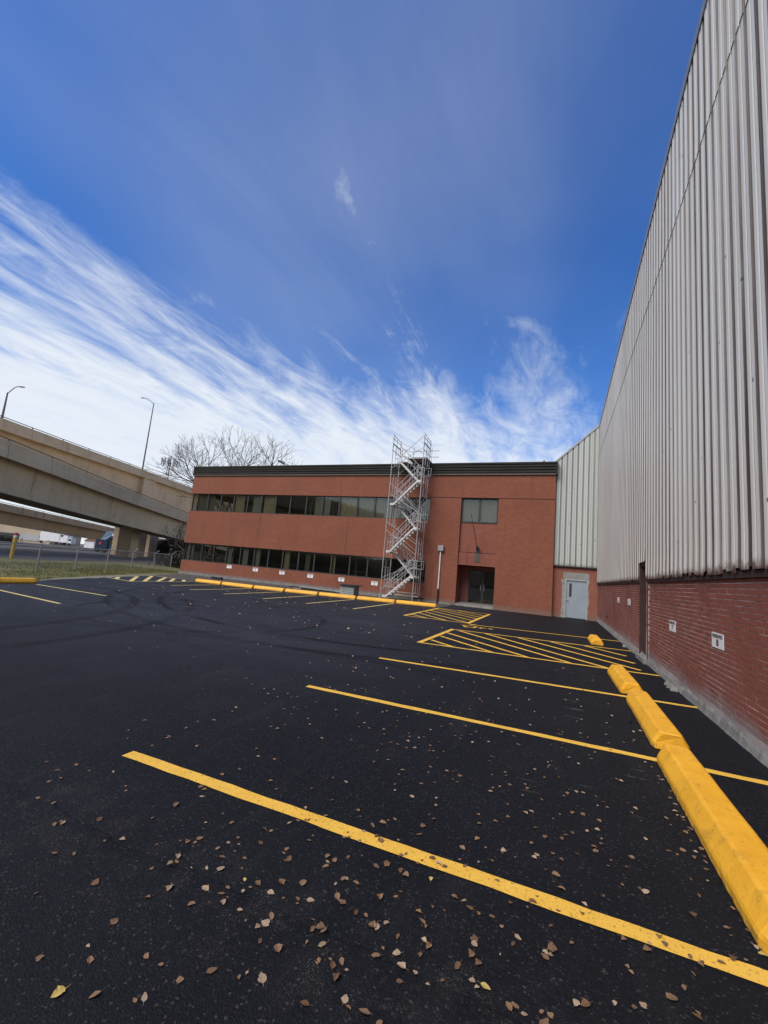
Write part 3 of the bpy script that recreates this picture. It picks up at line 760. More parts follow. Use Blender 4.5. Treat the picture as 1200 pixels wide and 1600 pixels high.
mb = MB(); mb.box(0.44, 0.497, YD-0.02, YD+0.12, 0, 2.09); mb.box(1.503, 1.56, YD-0.02, YD+0.12, 0, 2.09); mb.box(0.497, 1.503, YD-0.02, YD+0.12, 2.035, 2.09)
part('door_frame', mb, M['door_frame'], lw)
part('lintel', MB().box(0.34, 1.58, YD-0.012, YD+0.2, 2.095, 2.455), M['sill_block'], lw)
# patched plaster beside the frame
mb = MB(); L = [];
zz = 0.0; r2 = random.Random(3); ol = []
while zz < 2.1:
    ol.append((0.28+0.11*mnoise.noise(Vector((0, zz*2.2, 5)))-0.16*max(0, 0.35-zz)+r2.uniform(-.015, .015), zz)); zz += 0.07
pts = [(0.438, YD-0.008, z) for z in (2.1, 0.0)][::1]
mb.face([(0.438, YD-0.008, 2.08), (0.438, YD-0.008, 0.0)]+[(x, YD-0.008, z) for x, z in ol])
part('plaster_patch', mb, M['patch_plaster'], lw, fix=False)
mb = MB(); ol = []
zz = 0.35
while zz < 2.42:
    ol.append((1.62+0.06*mnoise.noise(Vector((3, zz*2.6, 9)))+r2.uniform(-.012, .012), zz)); zz += 0.07
mb.face([(x, YD-0.008, z) for x, z in ol]+[(1.562, YD-0.008, 2.4), (1.562, YD-0.008, 0.35)])
part('plaster_patch', mb, M['patch_plaster'], lw, fix=False)

# ------------------------------------------------------------------ office building
YF = 25.2
ob = thing('office_building', 'two-storey red brick office building with dark ribbon windows', 'building', (-13, YF, 0))
XL, XR, XP, XE0, XE1 = -27.5, -0.2, -7.45, -5.5, -3.3
LB, LT, UB, UT, BT = 1.08, 2.45, 5.0, 6.42, 7.9
W0, W1 = XL+0.12, XP
mb = MB(); D = 0.30
mb.box(XL, XP, YF, YF+D, 0.19, LB); mb.box(XL, XP, YF, YF+D, LT, UB); mb.box(XL, XP, YF, YF+D, UT, BT)
mb.box(XP, XE0, YF, YF+D, 0.0, BT); mb.box(XE1, XR, YF, YF+D, 0.0, BT); mb.box(XE0, XE1, YF, YF+D, 6.46, BT)
mb.box(XL, XL+0.3, YF+D, 45, 0.19, LB); mb.box(XL, XL+0.3, YF+D, 45, LT, UB); mb.box(XL, XL+0.3, YF+D, 45, UT, BT); mb.box(XL, XL+0.3, 32, 45, LB, LT); mb.box(XL, XL+0.3, 32, 45, UB, UT)
mb.box(XL, XR, 45, 45.3, 0, BT); mb.box(XR-0.3, XR, YF+D, 45, 0, BT)
part('wall', mb, M['brick_office'], ob, fix=False)
mb = MB(); mb.box(XE0, XE1, YF+0.15, YF+0.3, 3.19, 4.93)
part('spandrel', mb, M['brick_spandrel'], ob)
part('entrance_lintel', MB().box(XE0, XE1, YF+0.085, YF+1.28, 2.40, 3.15), M['brick_spandrel'], ob)
part('lintel_joint', MB().box(XE0+.001, XE1-.001, YF+0.078, YF+0.14, 3.155, 3.185), M['rust_dark'], ob)
# porch recess walls
mb = MB(); mb.box(XE0-0.25, XE0-0.0015, YF+0.302, YF+1.4, 0, 2.5); mb.box(XE1+0.0015, XE1+0.25, YF+0.302, YF+1.4, 0, 2.5)
part('porch_wall', mb, M['brick_doorwall'], ob)
part('plinth', MB().box(XL-0.05, XP-0.6, YF-0.06, YF+0.2, -0.3, 0.185), M['kerb_concrete'], ob)
part('plinth_return', MB().box(XP-0.6, XE0-0.25, YF-0.035, YF+0.1, -0.1, 0.10), M['kerb_concrete'], ob)
# thin steel shelf angle and control joints
part('shelf_angle', MB().box(XP, XR, YF-0.012, YF+0.02, 6.445, 6.475), M['rust_dark'], ob)
for x, z0, z1 in ((-20.35, LT+0.02, UB-0.02), (-13.4, 0.2, LB-.03), (-20.4, 0.2, LB-.03), (-13.1, LT+0.02, UB-.02)):
    part('control_joint', MB().box(x-0.012, x+0.012, YF-0.004, YF+0.01, z0, z1), M['rust_dark'], ob)
part('control_joint', MB().box(XP-0.012, XP+0.012, YF-0.004, YF+0.01, UT, 6.44), M['rust_dark'], ob)
# floors and back partition so that the rooms are rooms
mb = MB(); mb.box(XL+0.31, XP+1.2, YF+0.31, 44.9, 3.0, 3.3); mb.box(XL+0.31, XR-0.31, YF+0.31, 44.9, 6.75, 7.0); mb.box(XL+0.31, XR-0.31, YF+0.31, 44.9, -0.02, 0.19); mb.box(XL+0.31, XR-0.31, 31, 31.2, 0.2, 6.7); mb.box(XE0-0.45, XE0-0.3, YF+0.31, 30.9, 0.2, 2.99)
mb.box(XE0, XR-0.31, YF+1.41, 44.9, 3.0, 3.3)
for x in (-23.2, -18.0, -12.6): mb.box(x-0.07, x+0.07, YF+0.9, 30.9, 0.2, 2.99); mb.box(x+1.23, x+1.37, YF+0.9, 30.9, 3.31, 6.74)
part('interior', mb, M['interior'], ob, fix=False)
part('roof_deck', MB().box(XL+0.05, XR-0.05, YF+0.05, 45.2, 7.95, 8.3), M['steel_grey'], ob)
# ribbed fascia
prof = [(0.0, 7.885), (-0.07, 7.885), (-0.07, 7.985), (-0.10, 8.0), (-0.10, 8.12), (-0.055, 8.135), (-0.055, 8.165), (-0.11, 8.18), (-0.11, 8.29), (-0.065, 8.305), (-0.065, 8.335), (-0.12, 8.35), (-0.12, 8.46), (-0.08, 8.475), (-0.08, 8.50), (-0.15, 8.51), (-0.15, 8.615), (0.10, 8.63), (0.10, 8.3), (0.0, 8.0)]
mb = MB(); mb.loft([[(x, YF+dy, z) for dy, z in prof] for x in (XL-0.07, XR+0.06)])
part('fascia', mb, M['fascia'], ob)
mb = MB(); mb.box(XL-0.075, XR+0.062, YF-0.085, YF+0.01, 7.87, 7.935); part('fascia_trim', mb, M['fascia_trim'], ob)
mb = MB(); mb.box(XL-0.10, XL-0.0, YF+0.1, 45.3, 7.885, 8.62); part('fascia_return', mb, M['fascia'], ob)
mb = MB(); mb.box(XR, XR+0.09, YF-0.151, YF+0.29, 7.88, 8.622); part('fascia_end', mb, M['fascia'], ob)

# ribbon windows
FY = YF+0.13


def window(x0, x1, z0, z1, blind=None, name='window', y=FY, fr_=0.045, mat_='bronze', par=None, bl_depth=0.085):
    par = par or ob
    mb = MB()
    mb.box(x0, x0+fr_, y-0.05, y+0.05, z0, z1); mb.box(x1-fr_, x1, y-0.05, y+0.05, z0, z1)
    mb.box(x0+fr_, x1-fr_, y-0.05, y+0.05, z0, z0+fr_*1.3); mb.box(x0+fr_, x1-fr_, y-0.05, y+0.05, z1-fr_, z1)
    o = part(name, mb, M[mat_], par)
    part('pane', MB().box(x0+fr_, x1-fr_, y-0.004, y+0.004, z0+fr_*1.3, z1-fr_), M['glass'], o)
    if blind:
        a, c, mn = blind
        xa = x0+fr_+(x1-x0-2*fr_)*a; xc = x0+fr_+(x1-x0-2*fr_)*c
        mbb = MB(); n = max(4, int((xc-xa)/0.05)); yb = y+bl_depth
        pts = [(xa+(xc-xa)*i/n, yb+(0.018 if i % 2 else -0.018)) for i in range(n+1)]
        b0 = len(mbb.v); mbb.v += [(x, yy, z0+0.03) for x, yy in pts]+[(x, yy, z1-0.03) for x, yy in pts]
        for i in range(n): mbb.f.append((i, i+1, n+1+i+1, n+1+i))
        part('blind', mbb, M[mn], o, fix=False)
    return o


ux = [-27.38, -26.84, -25.73, -24.41, -23.12, -21.8, -20.51, -19.22, -17.94, -16.59, -15.25, -13.92, -12.57, -11.27, -9.97, -8.67, XP]
ubl = {1: (0, 1, 'interior'), 2: (0, 0.45, 'interior'), 4: (0.0, 0.72, 'blind_tan'), 5: (0.34, 1.0, 'blind_grey'), 6: (0.1, 1.0, 'blind_tan'), 9: (0.5, 1.0, 'blind_grey'), 10: (0, 0.4, 'blind_grey'), 11: (0.0, 1.0, 'blind_tan'), 12: (0.0, 0.93, 'blind_grey'), 13: (0, 1, 'blind_grey'), 14: (0, 1, 'blind_grey'), 15: (0.2, 1, 'blind_grey')}
for i, (a, c) in enumerate(zip(ux, ux[1:])):
    window(a+0.0015, c-0.0015, UB, UT, ubl.get(i))
lx = [-27.38, -26.85, -25.6, -24.39, -23.15, -21.83, -20.55, -19.28, -18.04, -16.71, -15.43, -14.09, -12.70, -11.4, -10.1, -8.78, XP]
lbl = {0: (0.3, 1, 'blind_grey'), 1: (0, 0.2, 'blind_grey'), 4: (0, 0.3, 'blind_grey'), 5: (0.1, 0.5, 'blind_grey'), 6: (0.0, 0.35, 'blind_grey'), 8: (0.05, 0.38, 'blind_tan'), 9: (0.4, 0.7, 'interior'), 11: (0.02, 0.16, 'blind_tan')}
for i, (a, c) in enumerate(zip(lx, lx[1:])):
    window(a+0.0015, c-0.0015, LB, LT, lbl.get(i))
# sills
part('sill', MB().box(W0, W1, YF+0.01, YF+0.07, UB+0.003, UB+0.04), M['bronze'], ob); part('sill', MB().box(W0, W1, YF+0.01, YF+0.07, LB+0.003, LB+0.04), M['bronze'], ob)
# window above the entrance
window(XE0+0.03, -4.40, 4.95, 6.44, (0, 1, 'blind_grey'), y=YF+0.17, fr_=0.06); window(-4.397, XE1-0.03, 4.95, 6.44, (0, 1, 'blind_grey'), y=YF+0.17, fr_=0.06)
# entrance doors at the back of the porch
YE = YF+1.32
mb = MB(); mb.box(XE0+0.002, XE0+0.46, YE-0.02, YE+0.1, 0.12, 2.39); mb.box(XE0+0.46, XE1-0.002, YE-0.02, YE+0.1, 2.16, 2.39)
part('porch_panel', mb, M['brick_doorwall'], ob)
for x0, x1, hx in ((XE0+0.50, -4.155, -4.26), (-4.145, XE1-0.06, -4.05)):
    o = window(x0, x1, 0.14, 2.15, None, 'door', YE+0.02, 0.06, 'dark_metal')
    part('pull_handle', MB().path([(hx, YE-0.03, 0.95), (hx, YE-0.10, 0.97), (hx, YE-0.10, 1.27), (hx, YE-0.03, 1.29)], 0.016), M['galv'], o)
mb = MB(); mb.box(XE0+0.462, XE0+0.498, YE-0.04, YE+0.09, 0.13, 2.158); mb.box(XE1-0.058, XE1-0.004, YE-0.04, YE+0.09, 0.13, 2.158)
part('door_frame', mb, M['dark_metal'], ob)
part('entrance_step', MB().box(XE0+0.01, XE1-0.01, YF+0.02, YE+0.12, -0.02, 0.125), M['concrete'], ob)
part('entrance_floor', MB().box(XE0+0.3, XE1+2.5, YE+0.3, 30.8, 0.0, 0.12), M['interior'], ob)
# odds on the roof
o = thing('roof_floodlight', 'dark slanting floodlight arm sticking up over the office roof edge', 'floodlight', (-19.5, 27.0, 8.3))
mb = MB().tube((-19.5, 27, 8.3), (-19.55, 27, 9.1), 0.05); mb.tube((-19.55, 27, 9.08), (-20.3, 27, 9.36), 0.05); part('arm', mb, M['steel_grey'], o)
part('lamp_head', MB().hexa([(-20.8, 26.9, 9.44), (-20.2, 26.9, 9.22), (-20.2, 27.1, 9.22), (-20.8, 27.1, 9.44)], [(-20.75, 26.9, 9.60), (-20.2, 26.9, 9.42), (-20.2, 27.1, 9.42), (-20.75, 27.1, 9.60)]), M['dark_metal'], o)
o = thing('vent_pipe', 'small vent pipe standing on the office roof near the warehouse', 'pipe', (-0.9, 25.9, 8.3))
part('pipe', MB().tube((-0.9, 25.9, 8.3), (-0.9, 25.9, 8.86), 0.04, n=8), M['steel_grey'], o); part('cap', MB().tube((-0.9, 25.9, 8.86), (-0.9, 25.9, 8.92), 0.06, n=8), M['steel_grey'], o)

# flag pole over the entrance
o = thing('flagpole', 'thin dark flagpole slanting up from a bracket above the entrance', 'flagpole', (-4.37, YF+0.08, 3.3))
part('pole', MB().tube((-4.37, 25.10, 3.42), (-4.66, 24.2, 5.30), 0.022, 0.013, n=8), M['dark_metal'], o)
part('finial', MB().tube((-4.66, 24.2, 5.30), (-4.672, 24.165, 5.37), 0.03, 0.01, n=8), M['dark_metal'], o)
mb = MB(); mb.box(-4.46, -4.28, 25.235, 25.285, 3.17, 3.52); mb.tube((-4.37, 25.25, 3.30), (-4.40, 25.02, 3.55), 0.05, n=8)
part('bracket', mb, M['dark_metal'], o)
part('stained_plate', MB().box(-4.52, -4.22, 25.262, 25.283, 2.62, 3.165), simple('stain', (0.10, 0.092, 0.075), 0.2, 7, 0.9), o)
# electrical box with conduit
o = thing('electrical_box', 'grey metal electrical box with white conduit on the office wall', 'electrical box', (-6.55, YF, 0))
part('box', MB().box(-6.72, -6.38, YF-0.17, YF-0.002, 3.12, 3.46), M['steel_grey'], o)
part('box_lid', MB().box(-6.70, -6.40, YF-0.185, YF-0.171, 3.14, 3.44), M['steel_grey'], o)
part('conduit', MB().tube((-6.56, YF-0.06, 0.85), (-6.56, YF-0.06, 3.12), 0.045, n=10), M['white_paint'], o)
part('cable', MB().path([(-6.56, YF-0.06, 0.85), (-6.55, YF-0.07, 0.5), (-6.56, YF-0.06, 0.0)], 0.05, n=8), M['cable_black'], o)

# ------------------------------------------------------------------ reserved signs


def text_mesh(txt, size, bold=0.0):
    cu = bpy.data.curves.new('t', 'FONT'); cu.body = txt; cu.size = size; cu.align_x = 'CENTER'; cu.align_y = 'CENTER'; cu.offset = bold; cu.resolution_u = 3
    ob_ = bpy.data.objects.new('t', cu); COL.objects.link(ob_)
    dg = bpy.context.evaluated_depsgraph_get(); dg.update()
    me = bpy.data.meshes.new_from_object(ob_.evaluated_get(dg))
    vs = [tuple(v.co) for v in me.vertices]; fs = [tuple(p_.vertices) for p_ in me.polygons]
    bpy.data.objects.remove(ob_); bpy.data.curves.remove(cu); bpy.data.meshes.remove(me)
    return vs, fs


TM = {}


def tget(t, s, b):
    if (t, s, b) not in TM: TM[(t, s, b)] = text_mesh(t, s, b)
    return TM[(t, s, b)]


def sign(cen, ax, nrm, wd, ht, num, label):
    """ax: direction of reading, nrm: direction the plate faces"""
    ax = Vector(ax); nrm = Vector(nrm); c = Vector(cen)
    o = thing('parking_sign', label, 'sign', cen, 'white parking signs on the brick walls')

    def P(u, v, d): return tuple(c+ax*u+Vector((0, 0, v))+nrm*d)
    mb = MB(); q = [(-wd/2, -ht/2), (wd/2, -ht/2), (wd/2, ht/2), (-wd/2, ht/2)]
    mb.loft([[P(u, v, 0.002) for u, v in q], [P(u, v, 0.008) for u, v in q]]); part('plate', mb, M['white_sign'], o)
    if num:
        vs, fs = tget('RESERVED', 0.085*wd/0.45, 0.003)
        mb = MB(); mb.v = [P(x*1.0, y*ht/0.2*0.72+ht*0.27, 0.0105) for x, y, z in vs]; mb.f = list(fs); part('lettering', mb, M['sign_black'], o, fix=False)
        vs, fs = tget(num, 0.125, 0.004)
        mb = MB(); mb.v = [P(x*1.5, y*ht/0.2*0.95-ht*0.16, 0.0105) for x, y, z in vs]; mb.f = list(fs); part('number', mb, M['sign_black'], o, fix=False)
    else:
        mb = MB(); strokes(mb, lambda u, v: P((u-0.5)*ht*0.75, (v-0.5)*ht*0.8, 0.0105), 0.11)
        for i, f in enumerate(mb.f):
            for vi in f:
                v = Vector(mb.v[vi])+nrm*0.0006*i; mb.v[vi] = tuple(v)
        part('symbol', mb, M['sign_black'], o, fix=False)
    return o


for (y, z, ht, num, lab) in ((7.16, 1.08, 0.20, '8', 'white RESERVED 8 sign on the warehouse brick, nearest the camera'), (9.59, 1.075, 0.20, '7', 'white RESERVED 7 sign on the warehouse brick right of its dark door'),
                             (14.77, 1.35, 0.185, None, 'small white sign on warehouse brick just left of the dark door'), (17.17, 1.345, 0.18, None, 'small white sign on warehouse brick nearest the grey door corner')):
    sign((XW-0.004, y, z), (0, -1, 0), (-1, 0, 0), 0.45 if num else 0.5, ht, num, lab)
ords = ['leftmost', 'second from left', 'third from left', 'fourth from left', 'fifth from left', 'sixth and last, beside the scaffold,']
for i, x in enumerate((-22.63, -20.2, -17.88, -15.55, -13.15, -10.75)):
    sign((x, YF-0.002, 0.905-0.024*i), (1, 0, 0), (0, -1, 0), 0.44, 0.25, str(i+1), 'white reserved parking sign, %s under the office windows' % ords[i])

# ------------------------------------------------------------------ wheel stops
PROF = [(-0.172, 0.0), (-0.172, 0.055), (-0.165, 0.075), (-0.108, 0.168), (-0.092, 0.182), (0.092, 0.182), (0.108, 0.168), (0.165, 0.075), (0.172, 0.055), (0.172, 0.0)]


def stop_mesh(L, seed, seg=0.05):
    r2 = random.Random(seed); rings = []
    n = int(L/seg)
    for i in range(n+1):
        y = -L/2+L*i/n
        e = max(0.0, min(y+L/2, L/2-y))
        sc = 1.0 if e > 0.06 else 0.86+0.14*(e/0.06)**0.6
        rg = []
        for (x, z) in PROF:
            j = mnoise.noise(Vector((x*9+seed, y*7, z*9)))*0.0022
            if z == 0.0: jx = mnoise.noise(Vector((x*3+seed, y*22, 3)))*0.006
            elif z < 0.08: jx = mnoise.noise(Vector((x*3+seed, y*9, 7)))*0.0025
            else: jx = j*0.6
            dy = 0.0
            if i in (0, n): dy = mnoise.noise(Vector((x*14, z*16, seed)))*0.022
            rg.append((x*sc+jx*(1 if x > 0 else -1), y+dy, max(0.0, z*(0.9+0.1*sc)+(j if z > 0 else 0))))
        rings.append(rg)
    mb = MB(); mb.loft(rings)
    me = mb.mesh('wheel_stop'); me.materials.append(M['stop_paint'])
    return me


def wheel_stop(x, y, L, rz, label, seed, group='yellow wheel stops'):
    o = bpy.data.objects.new('wheel_stop', stop_mesh(L, seed)); COL.objects.link(o); o.location = (x, y, 0.001); o.rotation_euler = (0, 0, rz)
    o['label'] = label; o['category'] = 'wheel stop'; o['group'] = group
    bv = o.modifiers.new('bevel', 'BEVEL'); bv.width = 0.012; bv.segments = 2; bv.limit_method = 'ANGLE'; bv.angle_limit = R(28)
    return o


wheel_stop(1.115, 3.98, 2.44, R(-0.6), 'nearest yellow concrete wheel stop, in the right foreground, cut by the frame', 1)
wheel_stop(1.18, 6.62, 2.1, R(-0.6), 'second yellow wheel stop from the camera along the warehouse', 2)
wheel_stop(1.165, 9.00, 1.76, R(0.6), 'third yellow wheel stop along the warehouse, end of the touching row', 3)
wheel_stop(1.17, 15.08, 1.30, R(1.0), 'short yellow wheel stop standing alone before the grey door', 4)
row = [(-19.61, 19.12), (-17.71, 19.2), (-15.55, 19.32), (-13.72, 19.66), (-11.83, 20.06), (-9.76, 20.5), (-7.76, 21.05), (-5.68, 21.6)]
labs = ['leftmost yellow wheel stop in the row along the office building', 'second yellow wheel stop from the left along the office building', 'third yellow wheel stop from the left along the office building',
        'fourth yellow wheel stop from the left along the office building', 'yellow wheel stop in front of the louvred metal box, office row', 'yellow wheel stop before the left foot of the scaffold', 'rightmost yellow wheel stop of the office row, before the scaffold']
for i, (a, c) in enumerate(zip(row, row[1:])):
    mx_, my_ = (a[0]+c[0])/2, (a[1]+c[1])/2+0.17
    L = math.dist(a, c)-0.10
    wheel_stop(mx_, my_, L, math.atan2(c[1]-a[1], c[0]-a[0])-math.pi/2, labs[i], 10+i)
wheel_stop(-17.82, 8.55, 2.7, R(2), 'yellow wheel stop at the far left edge beside the grass', 30)

# ------------------------------------------------------------------ things behind the office row of stops
o = thing('vent_box', 'low grey-green louvred metal box behind the wheel stops by the scaffold', 'vent box', (-11.0, 23.0, 0))
bx0, bx1, by0, by1 = -11.6, -10.72, 22.2, 23.0
part('body', MB().box(bx0+.03, bx1-.03, by0+.03, by1-.03, 0, 0.60), M['vent_box'], o)
for k in range(6): part('louvre', MB().hexa([(bx0, by0, .06+k*.09), (bx1, by0, .06+k*.09), (bx1, by0+.03, .06+k*.09), (bx0, by0+.03, .06+k*.09)], [(bx0, by0+.025, .125+k*.09), (bx1, by0+.025, .125+k*.09), (bx1, by0+.03, .125+k*.09), (bx0, by0+.03, .125+k*.09)]), M['vent_box'], o)
part('lid', MB().box(bx0-.14, bx1+.14, by0-.1, by1+.1, 0.605, 0.645), M['dark_metal'], o)
for i, (x0, x1, y, z, rz, lab) in enumerate(((-15.4, -12.1, 23.3, 0.0, 1, 'pale weathered plank, lowest in the pile by the louvred box'), (-15.9, -12.6, 23.45, 0.06, -2, 'dark weathered plank on the pile by the louvred box'), (-14.9, -11.95, 23.2, 0.12, 2.4, 'topmost grey plank on the pile by the louvred box'))):
    cx = (x0+x1)/2; mb = MB(); h = (x1-x0)/2; mb.box(-h, h, -0.18, 0.18, 0, 0.055)
    q = single('plank', mb, (M['plank'], M['dark_metal'], M['patch_plaster'])[i], lab, 'plank', 'planks piled by the louvred box'); q.location = (cx, y, z); q.rotation_euler = (0, R(0.4*i), R(rz))
mb = MB(); r2 = random.Random(5)
for i in range(14):
    x = -21.9+r2.uniform(-.35, .35); y = 23.3+r2.uniform(-.2, .2); s = r2.uniform(.05, .12)
    q = [(x-s, y-s, 0), (x+s, y-s, 0), (x+s, y+s, 0), (x-s, y+s, 0)]; mb.hexa(q, [(a*.6+x*.4, c*.6+y*.4, s*1.4) for a, c, _ in q])
single('debris', mb, M['rubber'], 'small dark heap of debris behind the leftmost wheel stop', 'debris', loc=(-21.9, 23.3, 0))

# ------------------------------------------------------------------ scaffold stair tower
SX0, SX1, SY0, SY1 = -9.62, -7.62, 23.55, 24.85
sc = thing('scaffold_tower', 'silver scaffold stair tower zigzagging up the office facade', 'scaffold', (-8.6, 24.2, 0))
RT = 0.026
for (x, y, zt) in ((SX0, SY0, 10.15), (SX1, SY0, 10.12), (SX0, SY1, 10.05), (SX1, SY1, 10.02)):
    ps = part('post', MB().tube((x, y, 0.03), (x, y, zt), RT, n=8), M['galv'], sc)
    part('base_plate', MB().box(x-.08, x+.08, y-.08, y+.08, 0.0, 0.03), M['galv'], ps)
    for z in (1.9, 3.85, 5.8, 7.75, 9.3): part('coupler', MB().tube((x, y, z-.05), (x, y, z+.05), RT+.014, n=8), M['steel_grey'], ps)
# side frames: inner ladder uprights and short rungs
for x in (SX0, SX1):
    for lv, (z0, z1) in enumerate(((0.15, 1.95), (2.1, 3.85), (4.0, 5.75), (5.9, 7.7), (7.85, 9.6))):
        ym = SY0+0.48; ym2 = SY1-0.36
        mb = MB(); mb.tube((x, ym, z0+.35), (x, ym, z1-.1), 0.018); mb.tube((x, ym2, z0+.35), (x, ym2, z1-.1), 0.018)
        for z in (z1-.1,): mb.tube((x, SY0, z), (x, SY1, z), 0.022)
        mb.tube((x, SY0, z0+.35), (x, SY1, z0+.35), 0.018)
        for z in ((z0+z1)/2,): mb.tube((x, ym, z), (x, ym2, z), 0.015)
        part('side_frame', mb, M['galv'], sc)
for z, yb in ((1.40, SY0), (4.25, SY0), (7.10, SY0)):
    for y in (SY0, SY1): pass
# ledgers and diagonal braces front and back
for y in (SY0-0.03, SY1+0.03):
    for (z0, z1, flip) in ((0.5, 2.6, 0), (2.7, 4.1, 1), (2.2, 1.2, 1), (4.6, 3.3, 0), (5.3, 7.0, 1), (6.3, 5.2, 0), (7.9, 9.2, 0)):
        a, c = ((SX0, SX1) if not flip else (SX1, SX0))
        part('brace', MB().tube((a, y, z0), (c, y, z1), 0.014), M['galv'], sc)
part('ledger', MB().tube((SX0-.1, SY1+.05, 0.42), (SX1+.1, SY1+.05, 0.42), 0.024), M['galv'], sc)
part('toe_plank', MB().box(SX0+.5, SX1+.02, SY1-.28, SY1-.02, 0.24, 0.30), M['alu'], sc)


def flight(x0, z0, x1, z1, y0, y1, n=8):
    """aluminium stair flight between landings; strings with level ends, treads, double handrail"""
    s = 1 if x1 > x0 else -1
    f = MB()
    fl = None
    for y in (y0, y1):
        pts = [(x0, z0), (x0+s*0.22, z0), (x1-s*0.22, z1), (x1, z1)]
        mb = f
        for (a, c) in zip(pts, pts[1:]):
            mb.hexa([(a[0], y-.02, a[1]-.07), (c[0], y-.02, c[1]-.07), (c[0], y+.02, c[1]-.07), (a[0], y+.02, a[1]-.07)], [(a[0], y-.02, a[1]+.06), (c[0], y-.02, c[1]+.06), (c[0], y+.02, c[1]+.06), (a[0], y+.02, a[1]+.06)])
    fo = part('stair_flight', f, M['alu'], sc, fix=True)
    for k in range(n):
        t = (k+0.5)/n; x = x0+s*0.22+(x1-x0-s*0.44)*t; z = z0+(z1-z0)*t
        part('tread', MB().box(x-.11, x+.11, y0+.02, y1-.02, z-.03, z+.012), M['alu'], fo)
    for (xa, za, lab_) in ((x0, z0, 'a'), (x1, z1, 'b')):
        xb = xa+s*0.22 if lab_ == 'a' else xa-s*0.22
        part('landing', MB().box(min(xa, xb), max(xa, xb), y0+.02, y1-.02, za-.03, za+.012), M['steel_grey'], fo)
    h = MB()
    for y in (y0, y1):
        for dz in (0.55, 0.98):
            h.path([(x0+s*.05, y, z0+dz), (x0+s*.24, y, z0+dz), (x1-s*.24, y, z1+dz), (x1-s*.05, y, z1+dz)], 0.017)
        for t in (0.12, 0.37, 0.62, 0.88):
            x = x0+(x1-x0)*t; z = z0+(z1-z0)*max(0, min(1, (t-.11)/.78)); h.tube((x, y, z), (x, y, z+.98), 0.014)
    part('handrail', h, M['galv'], fo)


YA0, YA1, YB0, YB1 = SY0+0.06, SY0+0.60, SY0+0.70, SY1-0.06
lv = [0.16, 1.40, 2.80, 4.26, 5.68, 7.12, 8.45]
for i in range(6):
    if i % 2 == 0: flight(SX0+0.10, lv[i], SX1-0.06, lv[i+1], YA0, YA1)
    else: flight(SX1-0.06, lv[i], SX0+0.12, lv[i+1], YB0, YB1)
# square gate frames at the landings
for (x0, x1, z, y) in ((SX0+.08, SX0+.50, 3.45, YB0), (SX0+.08, SX0+.50, 6.35, YB0), (SX0+.42, SX0+.84, 0.95, YA1), (SX1-.62, SX1-.12, 2.15, YB0), (SX1-.62, SX1-.12, 5.0, YB0), (SX1-.55, SX1-.1, 7.9, YB0)):
    mb = MB(); mb.path([(x0, y, z-.24), (x1, y, z-.24), (x1, y, z+.24), (x0, y, z+.24), (x0, y, z-.24)], 0.016); part('gate_frame', mb, M['alu'], sc)
    part('gate_frame', MB().path([(x0+.35, y+.3, z-.24), (x1+.35, y+.3, z-.24), (x1+.35, y+.3, z+.24), (x0+.35, y+.3, z+.24), (x0+.35, y+.3, z-.24)], 0.015), M['galv'], sc)
# top platform with guard rails and the bridge onto the roof
part('platform', MB().box(SX0+0.75, SX1+.02, SY0+0.72, SY1+0.62, 8.70, 8.75), M['plank'], sc)
part('platform', MB().box(SX0+0.30, SX0+0.74, SY0+0.72, SY1-.02, 8.47, 8.52), M['plank'], sc)
for x in (SX0, SX1):
    for z in (9.05, 9.45, 9.80):
        part('guard_rail', MB().tube((x, SY0-.18, z), (x, SY1+.22, z-.01), 0.021), M['galv'], sc)
    part('guard_rail', MB().tube((x, SY0, 10.03), (x, SY1, 9.95), 0.018), M['galv'], sc)
    part('guard_upright', MB().tube((x, SY0+.62, 8.9), (x, SY0+.62, 9.98), 0.017), M['galv'], sc)
    part('guard_upright', MB().tube((x, SY1+.4, 8.6), (x, SY1+.4, 9.7), 0.017), M['galv'], sc)
part('brace', MB().tube((SX0, SY1, 9.95), (SX1, SY1, 9.0), 0.014), M['galv'], sc); part('brace', MB().tube((SX0, SY1, 9.0), (SX1, SY0, 9.98), 0.014), M['galv'], sc)
xb = SX0+0.62
part('guard_upright', MB().tube((xb, SY1+.85, 8.5), (xb, SY1+.85, 9.95), 0.022), M['galv'], sc)
for z in (9.2, 9.62): part('guard_rail', MB().tube((xb-.05, SY1+.85, z), (SX1+.35, SY1+.85, z), 0.021), M['galv'], sc)
for z in (9.05, 9.5): part('guard_rail', MB().tube((SX0+.3, SY1, z), (xb, SY1+.85, z), 0.017), M['galv'], sc)

# ------------------------------------------------------------------ overpasses
LATV = Vector((math.cos(R(22.7)), math.sin(R(22.7)), 0)); ALV = Vector((-math.sin(R(22.7)), math.cos(R(22.7)), 0))


def bl(lat, al, z):
    q = LATV*lat+ALV*al; return (q.x, q.y, z)


def curve_z(tab):
    def f(a):
        if a <= tab[0][0]: return tab[0][1]
        for (a0, z0), (a1, z1) in zip(tab, tab[1:]):
            if a <= a1:
                t = (a-a0)/(a1-a0); return z0+(z1-z0)*t
        return tab[-1][1]
    def g(a): return (f(a-6)+f(a-3)+f(a)+f(a+3)+f(a+6))/5
    return g


